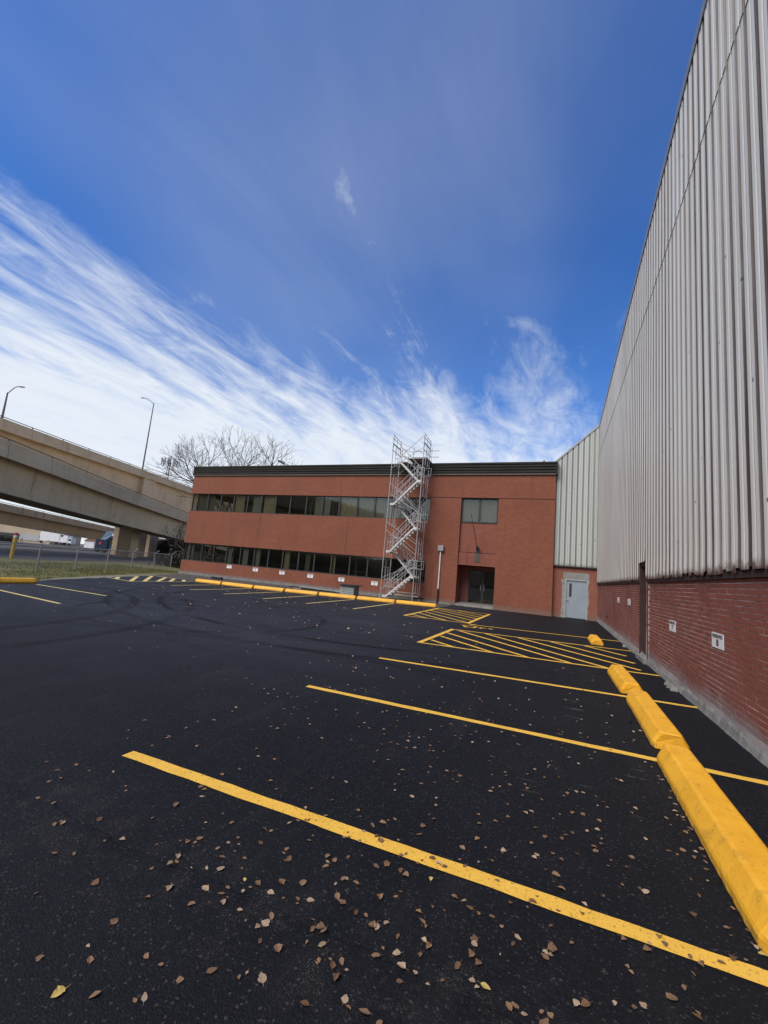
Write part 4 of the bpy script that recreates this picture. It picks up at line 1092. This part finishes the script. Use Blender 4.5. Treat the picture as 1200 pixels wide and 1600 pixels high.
def overpass(label, lat0, lat1, zf, a0, a1, ppitch, poff, pier_list, par_h=1.62, gird=3.2, name='overpass'):
    base = bl((lat0+lat1)/2, (a0+a1)/2, 0)
    o = thing(name, label, 'overpass', base)
    st = 6.0; N = int((a1-a0)/st)
    al = [a0+(a1-a0)*i/N for i in range(N+1)]

    def sweep(prof, name_, mat_, a_list=al, **k):
        mb = MB(); mb.loft([[bl(l, a, zf(a)+dz) for l, dz in prof] for a in a_list]); return part(name_, mb, M[mat_], o, **k)
    # dz is measured from the rail top
    sweep([(lat0-.42, -1.30), (lat0-.42, -1.75), (lat1+.42, -1.75), (lat1+.42, -1.30)], 'deck', 'bridge_concrete')
    for s, lt, gird in ((1, lat0, gird), (-1, lat1, gird-.6)):
        sweep([(lt-s*1.15, -1.76), (lt-s*1.30, -gird+.5), (lt-s*1.10, -gird-.02+.45), (lt-s*1.10, -gird-2.0+1.95), (lt-s*2.0, -gird-2.0+1.95), (lt-s*2.0, -1.76)], 'girder', 'bridge_concrete')
    for k in (1, 2):
        lt = lat0+(lat1-lat0)*k/3
        sweep([(lt-.45, -1.76), (lt-.45, -gird+.6), (lt+.45, -gird+.6), (lt+.45, -1.76)], 'girder', 'bridge_concrete')
    # parapet panels with open joints, and a tube rail on short posts
    for s, lt in ((1, lat0), (-1, lat1)):
        a = poff
        while a > a0: a -= ppitch
        a += ppitch
        while a+ppitch < a1:
            aa, bb = a+.03, a+ppitch-.03
            pr = [(lt-s*.36, -0.28), (lt, -0.28), (lt, -1.12), (lt+s*.06, -1.2), (lt+s*.06, -par_h-.22), (lt-s*.36, -par_h-.22+.1)]
            mb = MB(); mb.loft([[bl(l, q, zf(q)+dz) for l, dz in pr] for q in (aa, bb)])
            part('parapet_panel', mb, M['bridge_concrete'], o)
            mb = MB(); mb.tube(bl(lt-s*.16, a, zf(a)-.28), bl(lt-s*.16, a, zf(a)-.02), 0.075, n=6); part('rail_post', mb, M['rail_paint'], o)
            mb = MB(); mb.tube(bl(lt-s*.16, a, zf(a)-.04), bl(lt-s*.16, a+ppitch, zf(a+ppitch)-.04), 0.065, n=6, caps=False); part('rail', mb, M['rail_paint'], o)
            a += ppitch
    for (l0, l1, p0, p1, dz) in pier_list:
        zt = zf((p0+p1)/2)-dz
        mb = MB(); mb.hexa([bl(l0, p0, -1.0), bl(l1, p0, -1.0), bl(l1, p1, -1.0), bl(l0, p1, -1.0)], [bl(l0, p0, zt), bl(l1, p0, zt), bl(l1, p1, zt), bl(l0, p1, zt)])
        part('pier', mb, M['bridge_concrete'], o)
    return o


zu = curve_z([(-60, 14.2), (54, 17.5), (66, 17.85), (84, 18.5), (112, 19.4), (200, 22)])
zm = curve_z([(-90, 9.4), (-40, 11.0), (-7, 11.8), (1, 12.05), (9, 12.1), (25, 11.9), (40, 11.42), (47, 11.1), (59, 10.42), (82.6, 9.45), (130, 7.4), (170, 5.6)])
zl = curve_z([(-20, 12.8), (88, 8.8), (128, 7.3), (170, 5.8)])
overpass('highest concrete overpass at left, carrying street lamps, behind the nearer ramp', -52, -63, zu, -30, 190, 6.0, 54, [(-56.6, -52.15, 90, 94.8, 1.85), (-61, -54.5, 100.5, 104, 1.9), (-62, -54, 40, 43.5, 1.9), (-62, -54, 140, 143.5, 1.9)], gird=7.2)
overpass('nearer concrete highway ramp with jointed parapet sloping down behind the fence', -38, -48.5, zm, -90, 160, 5.75, 41.5, [(-46.3, -43.9, 75, 77.4, 3.25), (-46.5, -40.5, 22, 25.5, 3.25), (-46.5, -40.5, -25, -21.5, 3.25), (-46.5, -40.5, -62, -59, 3.25), (-46.5, -40.5, 120, 123, 3.25)], par_h=1.75, gird=5.2)
overpass('lowest and farthest concrete ramp seen through the gap under the nearer one', -80, -90, zl, 0, 160, 6.0, 88, [(-88, -82, 60, 62, 3.0), (-88, -82, 140, 142, 3.0)], gird=4.4)

# street lamps on the top deck


def lamp(al, zb, ht, arm, label):
    lt = -52.25
    o = thing('street_lamp', label, 'street lamp', bl(lt, al, zb), 'street lamps on the high overpass')
    b0 = Vector(bl(lt, al, zb)); t = b0+Vector((0, 0, ht))
    part('pole', MB().tube(b0, t, 0.16, 0.09, n=8), M['lamp_pole'], o)
    d = LATV*(1 if arm > 0 else -1); A = abs(arm)
    pts = [t-Vector((0, 0, 0.15))]+[t+d*(A*q)+Vector((0, 0, h)) for q, h in ((0.2, 0.25), (0.45, 0.7), (0.65, 0.92), (0.8, 0.97))]
    part('arm', MB().path([tuple(q) for q in pts], 0.06), M['lamp_pole'], o)
    e = pts[-1]; n = LATV.cross(Vector((0, 0, 1)))
    rings = []
    for q, w_, h in ((0.0, .06, .05), (.25, .14, .09), (.6, .17, .10), (.85, .08, .05)):
        c = e+d*q; rings.append([tuple(c+n*w_*math.cos(k*math.pi/4)+Vector((0, 0, h*math.sin(k*math.pi/4)))) for k in range(8)])
    mb = MB(); mb.loft(rings); part('lamp_head', mb, M['lamp_pole'], o)
    part('base', MB().box(b0.x-.25, b0.x+.25, b0.y-.25, b0.y+.25, zb-.05, zb+.3), M['steel_grey'], o)


lamp(88.8, 17.9, 15.4, -2.7, 'tall street lamp beside the pier on the high overpass')
lamp(55.1, 16.8, 4.1+9.0-9.0, 1.6, 'street lamp at the left edge of the photo on the high overpass')

# ------------------------------------------------------------------ fence
FP = [(-20.9, 3.9), (-23.3, 8.9), (-24.6, 11.5), (-25.7, 14.2), (-26.9, 16.9), (-28.0, 19.6), (-29.3, 22.4), (-30.7, 25.4), (-32.4, 28.6)]
FH = 1.38
fe = thing('chain_link_fence', 'low galvanised chain-link fence between the lot and the road', 'fence', (-26, 14, 0))
for i, (x, y) in enumerate(FP):
    ps = part('post', MB().tube((x, y, -0.05), (x, y, FH), 0.038, n=8), M['fence_steel'], fe)
    if i >= 3:
        part('barb_arm', MB().tube((x, y, FH), (x+0.14, y+0.26, FH+0.24), 0.024, n=5), M['fence_steel'], ps)
for i, (a, c) in enumerate(zip(FP, FP[1:])):
    sag = 0.06 if i == 3 else 0.0
    part('top_rail', MB().path([(a[0], a[1], FH-.03), ((a[0]+c[0])/2, (a[1]+c[1])/2, FH-.03-sag), (c[0], c[1], FH-.03)], 0.026, n=6), M['fence_steel'], fe)
    mb = MB(); L = math.dist(a, c); pitch = 0.085; k = int((L+FH)/pitch)
    A = Vector((a[0], a[1], 0)); Dv = Vector((c[0]-a[0], c[1]-a[1], 0))/L

    def clipw(s0, dirn):
        z0, z1 = 0.05, FH-.06
        pts = []
        sA, sB = s0, s0+dirn*(z1-z0)
        if max(sA, sB) < 0 or min(sA, sB) > L: return None
        t0, t1 = 0.0, 1.0
        dS = sB-sA
        lo, hi = (0-sA)/dS, (L-sA)/dS
        if lo > hi: lo, hi = hi, lo
        t0 = max(t0, lo); t1 = min(t1, hi)
        if t0 >= t1: return None
        return [A+Dv*(sA+dS*t)+Vector((0, 0, z0+(z1-z0)*t)) for t in (t0, t1)]
    for dirn in (1, -1):
        for j in range(-int(FH/pitch)-1, int((L+FH)/pitch)+2):
            q = clipw(j*pitch, dirn)
            if q: mb.tube(q[0], q[1], 0.0032, n=3, caps=False)
    part('chain_mesh', mb, M['fence_steel'], fe, fix=False)
# yellow bollard post on the verge
o = thing('bollard', 'leaning-looking yellow marker post with red cap beyond the fence', 'bollard', (-39.35, 19.85, 0))
part('post', MB().tube((-39.35, 19.85, -.05), (-39.35, 19.85, 1.62), 0.13, n=12), M['yellow_post'], o)
part('band', MB().tube((-39.35, 19.85, 1.62), (-39.35, 19.85, 1.78), 0.132, n=12), M['white_paint'], o)
part('cap', MB().tube((-39.35, 19.85, 1.78), (-39.35, 19.85, 2.0), 0.125, 0.09, n=12), M['red'], o)

# ------------------------------------------------------------------ far things under the ramps


def bbox(mb, lat0, lat1, a0, a1, z0, z1):
    return mb.hexa([bl(lat0, a0, z0), bl(lat1, a0, z0), bl(lat1, a1, z0), bl(lat0, a1, z0)], [bl(lat0, a0, z1), bl(lat1, a0, z1), bl(lat1, a1, z1), bl(lat0, a1, z1)])


o = thing('blue_truck', 'dark blue work truck parked in the shade beside the ramp pier', 'truck', bl(-64, 101, 0))
part('body', bbox(MB(), -66.8, -63.9, 100, 107, 0.55, 3.0), M['truck_blue'], o)
q = part('cab', bbox(MB(), -63.85, -61.5, 100.2, 103.0, 0.55, 3.5), M['truck_blue'], o)
part('windscreen', bbox(MB(), -63.6, -61.75, 100.12, 100.19, 2.2, 3.2), M['far_window'], q)
mb = MB().hexa([bl(-66, 100.4, 3.05), bl(-63.6, 100.4, 3.05), bl(-63.6, 104, 3.05), bl(-66, 104, 3.05)], [bl(-65.2, 100.9, 5.1), bl(-63.2, 100.9, 4.7), bl(-63.2, 103, 4.7), bl(-65.2, 103, 5.1)])
part('hopper', mb, M['truck_blue_light'], o)
part('boom', MB().tube(bl(-64.4, 100.0, 3.0), bl(-62.3, 99.8, 4.6), 0.22, n=8), M['truck_blue_light'], o)
part('white_highlight', MB().tube(bl(-62.9, 99.9, 4.15), bl(-61.9, 99.9, 4.25), 0.35, n=10), M['truck_white'], o)  # white cylinder standing in for a bright highlight on the truck
part('warning_panel', bbox(MB(), -65.9, -65.3, 99.88, 99.98, 1.8, 2.4), M['red'], o)
for lt in (-66.2, -64.6, -62.1):
    part('wheel', MB().tube(bl(lt, 99.9, 0.5), bl(lt, 100.5, 0.5), 0.5, n=14), M['rubber'], o)
o = thing('far_warehouse', 'long low beige industrial building far behind the ramps at left', 'building', bl(-175, 200, 0))
part('wall', bbox(MB(), -215, -151, 195, 215, -1, 8.6), M['far_beige'], o)
for l0, l1, z0, z1, mt in ((-178, -165.2, 1.0, 3.6, 'far_window'), (-164.8, -156, 0.9, 3.7, 'far_panel'), (-190, -179, 1.0, 3.6, 'far_window')):
    part('window_band', bbox(MB(), l0, l1, 194.8, 194.98, z0, z1), M[mt], o)
part('roof_edge', bbox(MB(), -215.2, -150.8, 194.6, 215, 8.62, 9.0), M['fascia_trim'], o)
for i, (l0, l1, a, z1, lab) in enumerate(((-137.5, -128.0, 172, 5.6, 'white box trailer with cab far behind the fence, left of the pair'), (-127.4, -124.0, 171, 4.2, 'small white truck far behind the fence, right of the pair'))):
    o = thing('white_truck', lab, 'truck', bl((l0+l1)/2, a, 0), 'white trucks far behind the fence')
    part('cargo_box', bbox(MB(), l0, l1-1.6, a, a+3, 1.5, z1), M['truck_white'], o)
    q = part('cab', bbox(MB(), l1-1.5, l1, a+.1, a+2.8, 1.2, z1-0.8), M['truck_white'], o)
    part('cab_window', bbox(MB(), l1-1.2, l1-.2, a, a+.09, z1-1.9, z1-1.1), M['far_window'], q)
    for lt in (l0+.8, l1-2.6, l1-.7): part('wheel', MB().tube(bl(lt, a-.02, .9), bl(lt, a+.4, .9), .55, n=12), M['rubber'], o)
o = thing('red_roof_shed', 'small shed with a red-brown roof far behind the fence', 'shed', bl(-130, 192, 0))
part('wall', bbox(MB(), -132.4, -128, 191, 196, 0, 3.2), M['truck_white'], o)
mb = MB(); mb.loft([[bl(-132.8, a, 3.2), bl(-130.3, a, 4.5), bl(-127.6, a, 3.2)] for a in (190.7, 196.3)]); part('roof', mb, M['red_roof'], o)


def scrub(name, spots, label, hmax, seed, mat_='scrub', n=40):
    """brush: stalks and twigs grown from the spots"""
    r2 = random.Random(seed); mb = MB()
    for (x, y, z, s) in spots:
        for k in range(n):
            a = r2.uniform(0, 6.283); t = r2.uniform(0.1, 1.0); h = s*hmax*r2.uniform(.4, 1.0)
            bx = x+r2.gauss(0, s*.55); by = y+r2.gauss(0, s*.55)
            tip = (bx+math.cos(a)*t*h*.5, by+math.sin(a)*t*h*.5, z+h)
            mid_ = (bx+math.cos(a)*t*h*.2, by+math.sin(a)*t*h*.2, z+h*.55)
            mb.tube((bx, by, z-.05), mid_, 0.03*s, 0.02*s, n=3, caps=False); mb.tube(mid_, tip, 0.02*s, 0.005, n=3, caps=False)
            for j in range(5):
                u = r2.uniform(.3, 1); c = Vector(mid_).lerp(Vector(tip), u) if u > .5 else Vector((bx, by, z)).lerp(Vector(mid_), u)
                e = r2.uniform(0, 6.283); w_ = s*r2.uniform(.05, .16); dv = Vector((math.cos(e), math.sin(e), r2.uniform(-.4, .8)))*w_; sv = Vector((-math.sin(e), math.cos(e), r2.uniform(-.3, .3)))*w_*.5
                mb.face([c, c+dv*.5+sv, c+dv, c+dv*.5-sv])
    return single(name, mb, M[mat_], label, 'scrub', kind='stuff', fix=False)


r2 = random.Random(11)
sp_ = []
for i in range(70):
    t = i/69; lt = -150+t*45; q = bl(lt+r2.uniform(-1, 1), 140+r2.uniform(-4, 4)-t*20, 0); sp_.append((q[0], q[1], 0, r2.uniform(1.6, 2.9)))
scrub('roadside_scrub', sp_, 'dark line of low roadside scrub beyond the road', 0.95, 4, n=26)
sp_ = []
for i in range(46):
    x = r2.uniform(-46, -31.5); y = 33+(-x-31.5)*0.55+r2.uniform(-2, 3.5); sp_.append((x, y, 0, r2.uniform(.9, 1.9)))
scrub('brush_thicket', sp_, 'dark leafless brush behind the fence at the left end of the office', 1.1, 8, n=46)

# ------------------------------------------------------------------ bare trees


def bare_tree(base, h, seed, label, spread=0.62, levels=6, r0=0.3, lean=(0, 0)):
    r2 = random.Random(seed)
    o = thing('bare_tree', label, 'tree', base, 'leafless trees behind the office')
    trunk = MB(); crown = MB(); tips = []

    def grow(p_, d, L, r_, lev):
        nseg = 3 if lev < 3 else 2
        for k in range(nseg):
            d = (d+Vector((r2.gauss(0, .13), r2.gauss(0, .13), r2.gauss(0, .08)+0.05))).normalized()
            q = p_+d*(L/nseg); r1 = r_*(1-.30*(k+1)/nseg)
            (trunk if lev == 0 else crown).tube(p_, q, r_*(1-.30*k/nseg), r1, n=(7 if lev == 0 else 5 if lev < 3 else 3), caps=False)
            p_ = q
            if lev >= 1 and lev < levels and k < nseg-1 and r2.random() < .8:
                a = r2.uniform(0, 6.283); s = d.orthogonal().normalized(); s2 = d.cross(s)
                nd_ = (d*.75+(s*math.cos(a)+s2*math.sin(a))*r2.uniform(.5, .9)).normalized()
                grow(p_, nd_, L*r2.uniform(.45, .7), r1*.55, lev+1)
        if lev >= levels: return
        nb = r2.choice((2, 3, 3)) if lev < 2 else r2.choice((2, 2, 3))
        a0 = r2.uniform(0, 6.283)
        for k in range(nb):
            a = a0+6.283*k/nb+r2.uniform(-.5, .5); s = d.orthogonal().normalized(); s2 = d.cross(s)
            sp = spread*r2.uniform(.6, 1.25)
            nd_ = (d+(s*math.cos(a)+s2*math.sin(a))*sp).normalized()
            grow(p_, nd_, L*r2.uniform(.66, .86), r_*.66, lev+1)
    grow(Vector(base), Vector((lean[0], lean[1], 1)).normalized(), h*.30, r0, 0)
    part('trunk', trunk, M['bark'], o, smooth_sh=True, fix=False); part('crown', crown, M['bark'], o, fix=False)


bare_tree((-45.6, 46, 0), 18.6, 21, 'tallest leafless tree, rising over the left end of the office', 0.42, 7, .30)
bare_tree((-38.9, 47, 0), 16.0, 5, 'slender leafless tree just right of the tallest one behind the office', 0.45, 5, .22)
bare_tree((-33.5, 42, 0), 15.2, 9, 'low rounded leafless treetop showing over the office roof', 0.62, 6, .22)
bare_tree((-39.2, 37.5, 0), 6.6, 33, 'small leafless tree left of the office in front of the ramps', 0.75, 5, .11, (-.25, 0))

# ------------------------------------------------------------------ cell tower
cb = Vector(bl(-84.2, 160, 0)); ct = thing('cell_tower', 'distant lattice cell tower with panel antennas behind the overpass', 'cell tower', tuple(cb))
mb = MB(); legs = [cb+Vector((.9*math.cos(k*2.094), .9*math.sin(k*2.094), 0)) for k in range(3)]
for l in legs: mb.tube(l, (l.x*.5+cb.x*.5, l.y*.5+cb.y*.5, 37.5), .1, .08, n=5)
for z in range(0, 37, 2):
    for k in range(3):
        f_ = 1-.5*z/37.5; g_ = 1-.5*(z+2)/37.5; a = cb+(legs[k]-cb)*f_+Vector((0, 0, z)); c = cb+(legs[(k+1) % 3]-cb)*g_+Vector((0, 0, z+2)); mb.tube(a, c, .05, n=4)
part('mast', mb, M['lamp_pole'], ct)
for k in range(3):
    a = k*2.094+.5; d = Vector((math.cos(a), math.sin(a), 0)); s = Vector((-d.y, d.x, 0))
    part('antenna_arm', MB().tube(cb+d*1.9-s*1.8+Vector((0, 0, 35.5)), cb+d*1.9+s*1.8+Vector((0, 0, 35.5)), .09, n=5).tube(cb+Vector((0, 0, 35.5)), cb+d*1.9+Vector((0, 0, 35.5)), .09, n=5), M['lamp_pole'], ct)
    for u in (-1.7, 0, 1.7):
        c = cb+d*2.1+s*u; part('antenna', MB().hexa([tuple(c+d*i_*.15+s*j_*.24+Vector((0, 0, 34.3))) for i_, j_ in ((-1, -1), (1, -1), (1, 1), (-1, 1))], [tuple(c+d*i_*.15+s*j_*.24+Vector((0, 0, 37.0))) for i_, j_ in ((-1, -1), (1, -1), (1, 1), (-1, 1))]), M['steel_grey'], ct)
part('whip', MB().tube(cb+Vector((.3, .3, 37)), cb+Vector((.3, .3, 40.5)), .06, n=5), M['lamp_pole'], ct)

# ------------------------------------------------------------------ grass blades on the verge
mb = MB(); r2 = random.Random(2)


def lot_edge_x(y):
    pts = [(5, -19.2), (9.9, -19.25), (10.8, -19.3), (12.0, -20.3), (13.2, -21.2), (15.2, -22.5), (17.9, -24.2), (20.1, -25.6), (26, -28)]
    if y < 5: return -19.2
    for (y0, x0), (y1, x1) in zip(pts, pts[1:]):
        if y <= y1: return x0+(x1-x0)*(y-y0)/(y1-y0)
    return -28


cnt = 0
while cnt < 26000:
    y = r2.uniform(4, 27); u = r2.random()**1.4; x = lot_edge_x(y)-0.1-u*(16 if y < 16 else 9)
    if mnoise.noise(Vector((x*.5, y*.5, 1))) < -0.28 and r2.random() < .8: continue
    h = r2.uniform(.04, .13); a = r2.uniform(0, 6.283); w_ = r2.uniform(.006, .014); lx_, ly_ = math.cos(a)*h*.5, math.sin(a)*h*.5
    px, py = -math.sin(a)*w_, math.cos(a)*w_
    mb.v += [(x-px, y-py, -.03), (x+px, y+py, -.03), (x+lx_, y+ly_, h)]; k = len(mb.v); mb.f.append((k-3, k-2, k-1)); cnt += 1
single('grass', mb, M['grass_blade'], 'short patchy grass with yellowed blades along the fence', 'grass', kind='stuff', fix=False)

# ------------------------------------------------------------------ fallen leaves


def leaf_geo(seed):
    r2 = random.Random(seed); n = 7
    kind = seed % 3
    wide = (0.66, 0.82, 0.52)[kind]
    up_ = r2.choice((r2.uniform(.02, .10), r2.uniform(.08, .26))); tw = r2.uniform(-.25, .25)
    pts = []
    for i in range(n+1):
        t = i/n
        wv = wide*max(0.0, math.sin(math.pi*min(1, t**(.8 if kind != 1 else .65))))**0.62*(1+.16*r2.uniform(-1, 1))+0.01
        z = .05+.22*up_*math.sin(t*math.pi)+.3*up_*t*t
        pts.append((t-.5, wv, z))
    vs = []; fs = []
    for (x, wv, z) in pts:
        vs += [(x, -wv*.5*(1+.2*r2.uniform(-1, 1)), z+up_*wv*.9+tw*wv*.4), (x, 0, z), (x, wv*.5*(1+.2*r2.uniform(-1, 1)), z+up_*wv*.9-tw*wv*.4)]
    for i in range(n):
        for j in range(2): fs.append((i*3+j, i*3+j+1, (i+1)*3+j+1, (i+1)*3+j))
    k = len(vs)
    vs += [(-.5, -.012, .05), (-.5, .012, .05), (-.85, .02, .12), (-.85, .0, .12)]; fs.append((k, k+1, k+2, k+3))
    return vs, fs


geos = [leaf_geo(s) for s in range(9)]
lmesh = {}
for gi, (vs, fs) in enumerate(geos):
    for mn in ('leaf_brown', 'leaf_tan', 'leaf_yellow'):
        me = bpy.data.meshes.new('leaf'); me.from_pydata([(x, y, z-.045) for x, y, z in vs], [], fs); me.materials.append(M[mn]); lmesh[(gi, mn)] = me
r2 = random.Random(77)
spots = []


def dens(x, y):
    d = 0.15 if y < 3.3 else 0.085
    d += 1.35*math.exp(-((x+0.55)/.9)**2-((y-2.05)/.55)**2)       # drift in the foreground
    d += 0.75*math.exp(-((x+1.5)/.7)**2-((y-2.0)/.30)**2)
    d += 0.35*math.exp(-((x+0.1)/.9)**2-((y-3.4)/.9)**2)
    d += 0.22*math.exp(-((x+1.0)/1.6)**2-((y-4.6)/1.2)**2)
    return d


while len(spots) < 680:
    x = r2.uniform(-3.6, 1.0); y = r2.uniform(0.85, 7.5)
    if r2.random() < dens(x, y)*(1.0 if y < 5 else .9): spots.append((x, y))
for k in range(26): spots.append((0.93-abs(r2.gauss(0, .05)), r2.uniform(2.7, 5.0)))
for k in range(90): spots.append((r2.uniform(0.3, 1.0), r2.uniform(2.4, 3.2)+r2.uniform(0, 1)**3*4) if k < 22 else (r2.uniform(-7, 1), r2.uniform(4, 11)))
far = []
for k in range(640):
    y = r2.uniform(6, 19); x = r2.uniform(-18.5, -1.5)
    if mnoise.noise(Vector((x*.25, y*.25, 7)))+r2.uniform(-.5, .5) > -.1: far.append((x, y))
vis = [s for s in spots if (Vector((s[0], s[1], -1.6)).dot(f2) > 0.9 and abs(Vector((s[0], s[1], -1.6)).dot(r3)/Vector((s[0], s[1], -1.6)).dot(f2)*FPX) < 640 and Vector((s[0], s[1], -1.6)).dot(u3)/Vector((s[0], s[1], -1.6)).dot(f2)*FPX > -840)]
vis.sort(key=lambda s: s[0]**2+s[1]**2)
nearl = vis[:300]; rest = vis[300:]+far
desc = {'leaf_brown': 'small dry brown leaf lying on the black asphalt', 'leaf_tan': 'small pale tan leaf lying on the black asphalt', 'leaf_yellow': 'small yellow leaf lying on the black asphalt'}
for (x, y) in nearl:
    u = r2.random(); mn = 'leaf_brown' if u < .78 else ('leaf_tan' if u < .985 else 'leaf_yellow')
    o = bpy.data.objects.new('fallen_leaf', lmesh[(r2.randrange(9), mn)]); COL.objects.link(o)
    s = r2.choice((r2.uniform(.028, .046), r2.uniform(.014, .030)))
    o.location = (x, y, 0.004+(LIFT if y < lift_edge(x)+.03 else 0)); o.rotation_euler = (r2.uniform(-.12, .12), r2.uniform(-.15, .15), r2.uniform(0, 6.283)); o.scale = (s, s, s*r2.uniform(.7, 1.5))
    o['label'] = desc[mn]; o['category'] = 'leaf'; o['group'] = 'fallen leaves scattered on the asphalt, '+mn[5:]
mbs = {'leaf_brown': MB(), 'leaf_tan': MB()}
for (x, y) in rest:
    mn = 'leaf_brown' if r2.random() < (.7 if y < 6 else .25) else 'leaf_tan'
    vs, fs = geos[r2.randrange(9)]; s = r2.uniform(.018, .040) if y < 6 else (r2.uniform(.026, .05) if y < 10 else r2.uniform(.04, .08)); a = r2.uniform(0, 6.283); ca, sa = math.cos(a)*s, math.sin(a)*s
    mb = mbs[mn]; k = len(mb.v)
    mb.v += [(x+u*ca-v*sa, y+u*sa+v*ca, .003+(z-.045)*s*(1.0 if y < 6 else 2.2)) for u, v, z in vs]; mb.f += [tuple(i+k for i in f) for f in fs]
single('leaf_litter', mbs['leaf_brown'], M['leaf_brown'], 'scattered small brown leaves farther out on the asphalt', 'leaves', kind='stuff', fix=False)
single('leaf_litter', mbs['leaf_tan'], M['leaf_tan'], 'scattered pale leaves far out on the asphalt', 'leaves', kind='stuff', fix=False)

# unseen bank added behind the camera, so the lower windows reflect something dark
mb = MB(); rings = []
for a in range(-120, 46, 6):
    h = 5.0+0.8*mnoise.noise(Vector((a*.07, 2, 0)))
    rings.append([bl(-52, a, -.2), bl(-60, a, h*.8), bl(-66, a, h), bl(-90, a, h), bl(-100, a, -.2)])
mb.loft(rings); single('reflection_bank', mb, M['scrub'], kind='structure')

# dark bank added to stand in for the black shade under the ramps
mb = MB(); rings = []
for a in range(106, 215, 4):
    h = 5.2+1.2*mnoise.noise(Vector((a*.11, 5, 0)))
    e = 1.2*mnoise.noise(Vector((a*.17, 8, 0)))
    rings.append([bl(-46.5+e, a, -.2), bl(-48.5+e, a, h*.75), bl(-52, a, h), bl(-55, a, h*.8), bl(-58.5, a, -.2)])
mb.loft(rings); single('shade_bank', mb, M['shade_scrub'], kind='structure')
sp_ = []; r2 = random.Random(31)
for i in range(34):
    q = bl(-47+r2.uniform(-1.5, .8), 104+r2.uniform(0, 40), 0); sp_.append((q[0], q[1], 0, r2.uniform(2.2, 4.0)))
scrub('shade_brush', sp_, 'dark brush added as shade fill under the ramps beside the office', 1.1, 12, 'shade_scrub', n=30)  # near-black brush added with the bank to fill in shade

mb = MB(); rings = []  # second added bank, dark fill for the shade beside the pier
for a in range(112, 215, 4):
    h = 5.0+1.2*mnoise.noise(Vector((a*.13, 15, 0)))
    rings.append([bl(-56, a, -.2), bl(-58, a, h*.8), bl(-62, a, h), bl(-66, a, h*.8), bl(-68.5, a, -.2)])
mb.loft(rings); single('shade_bank', mb, M['shade_scrub'], kind='structure')
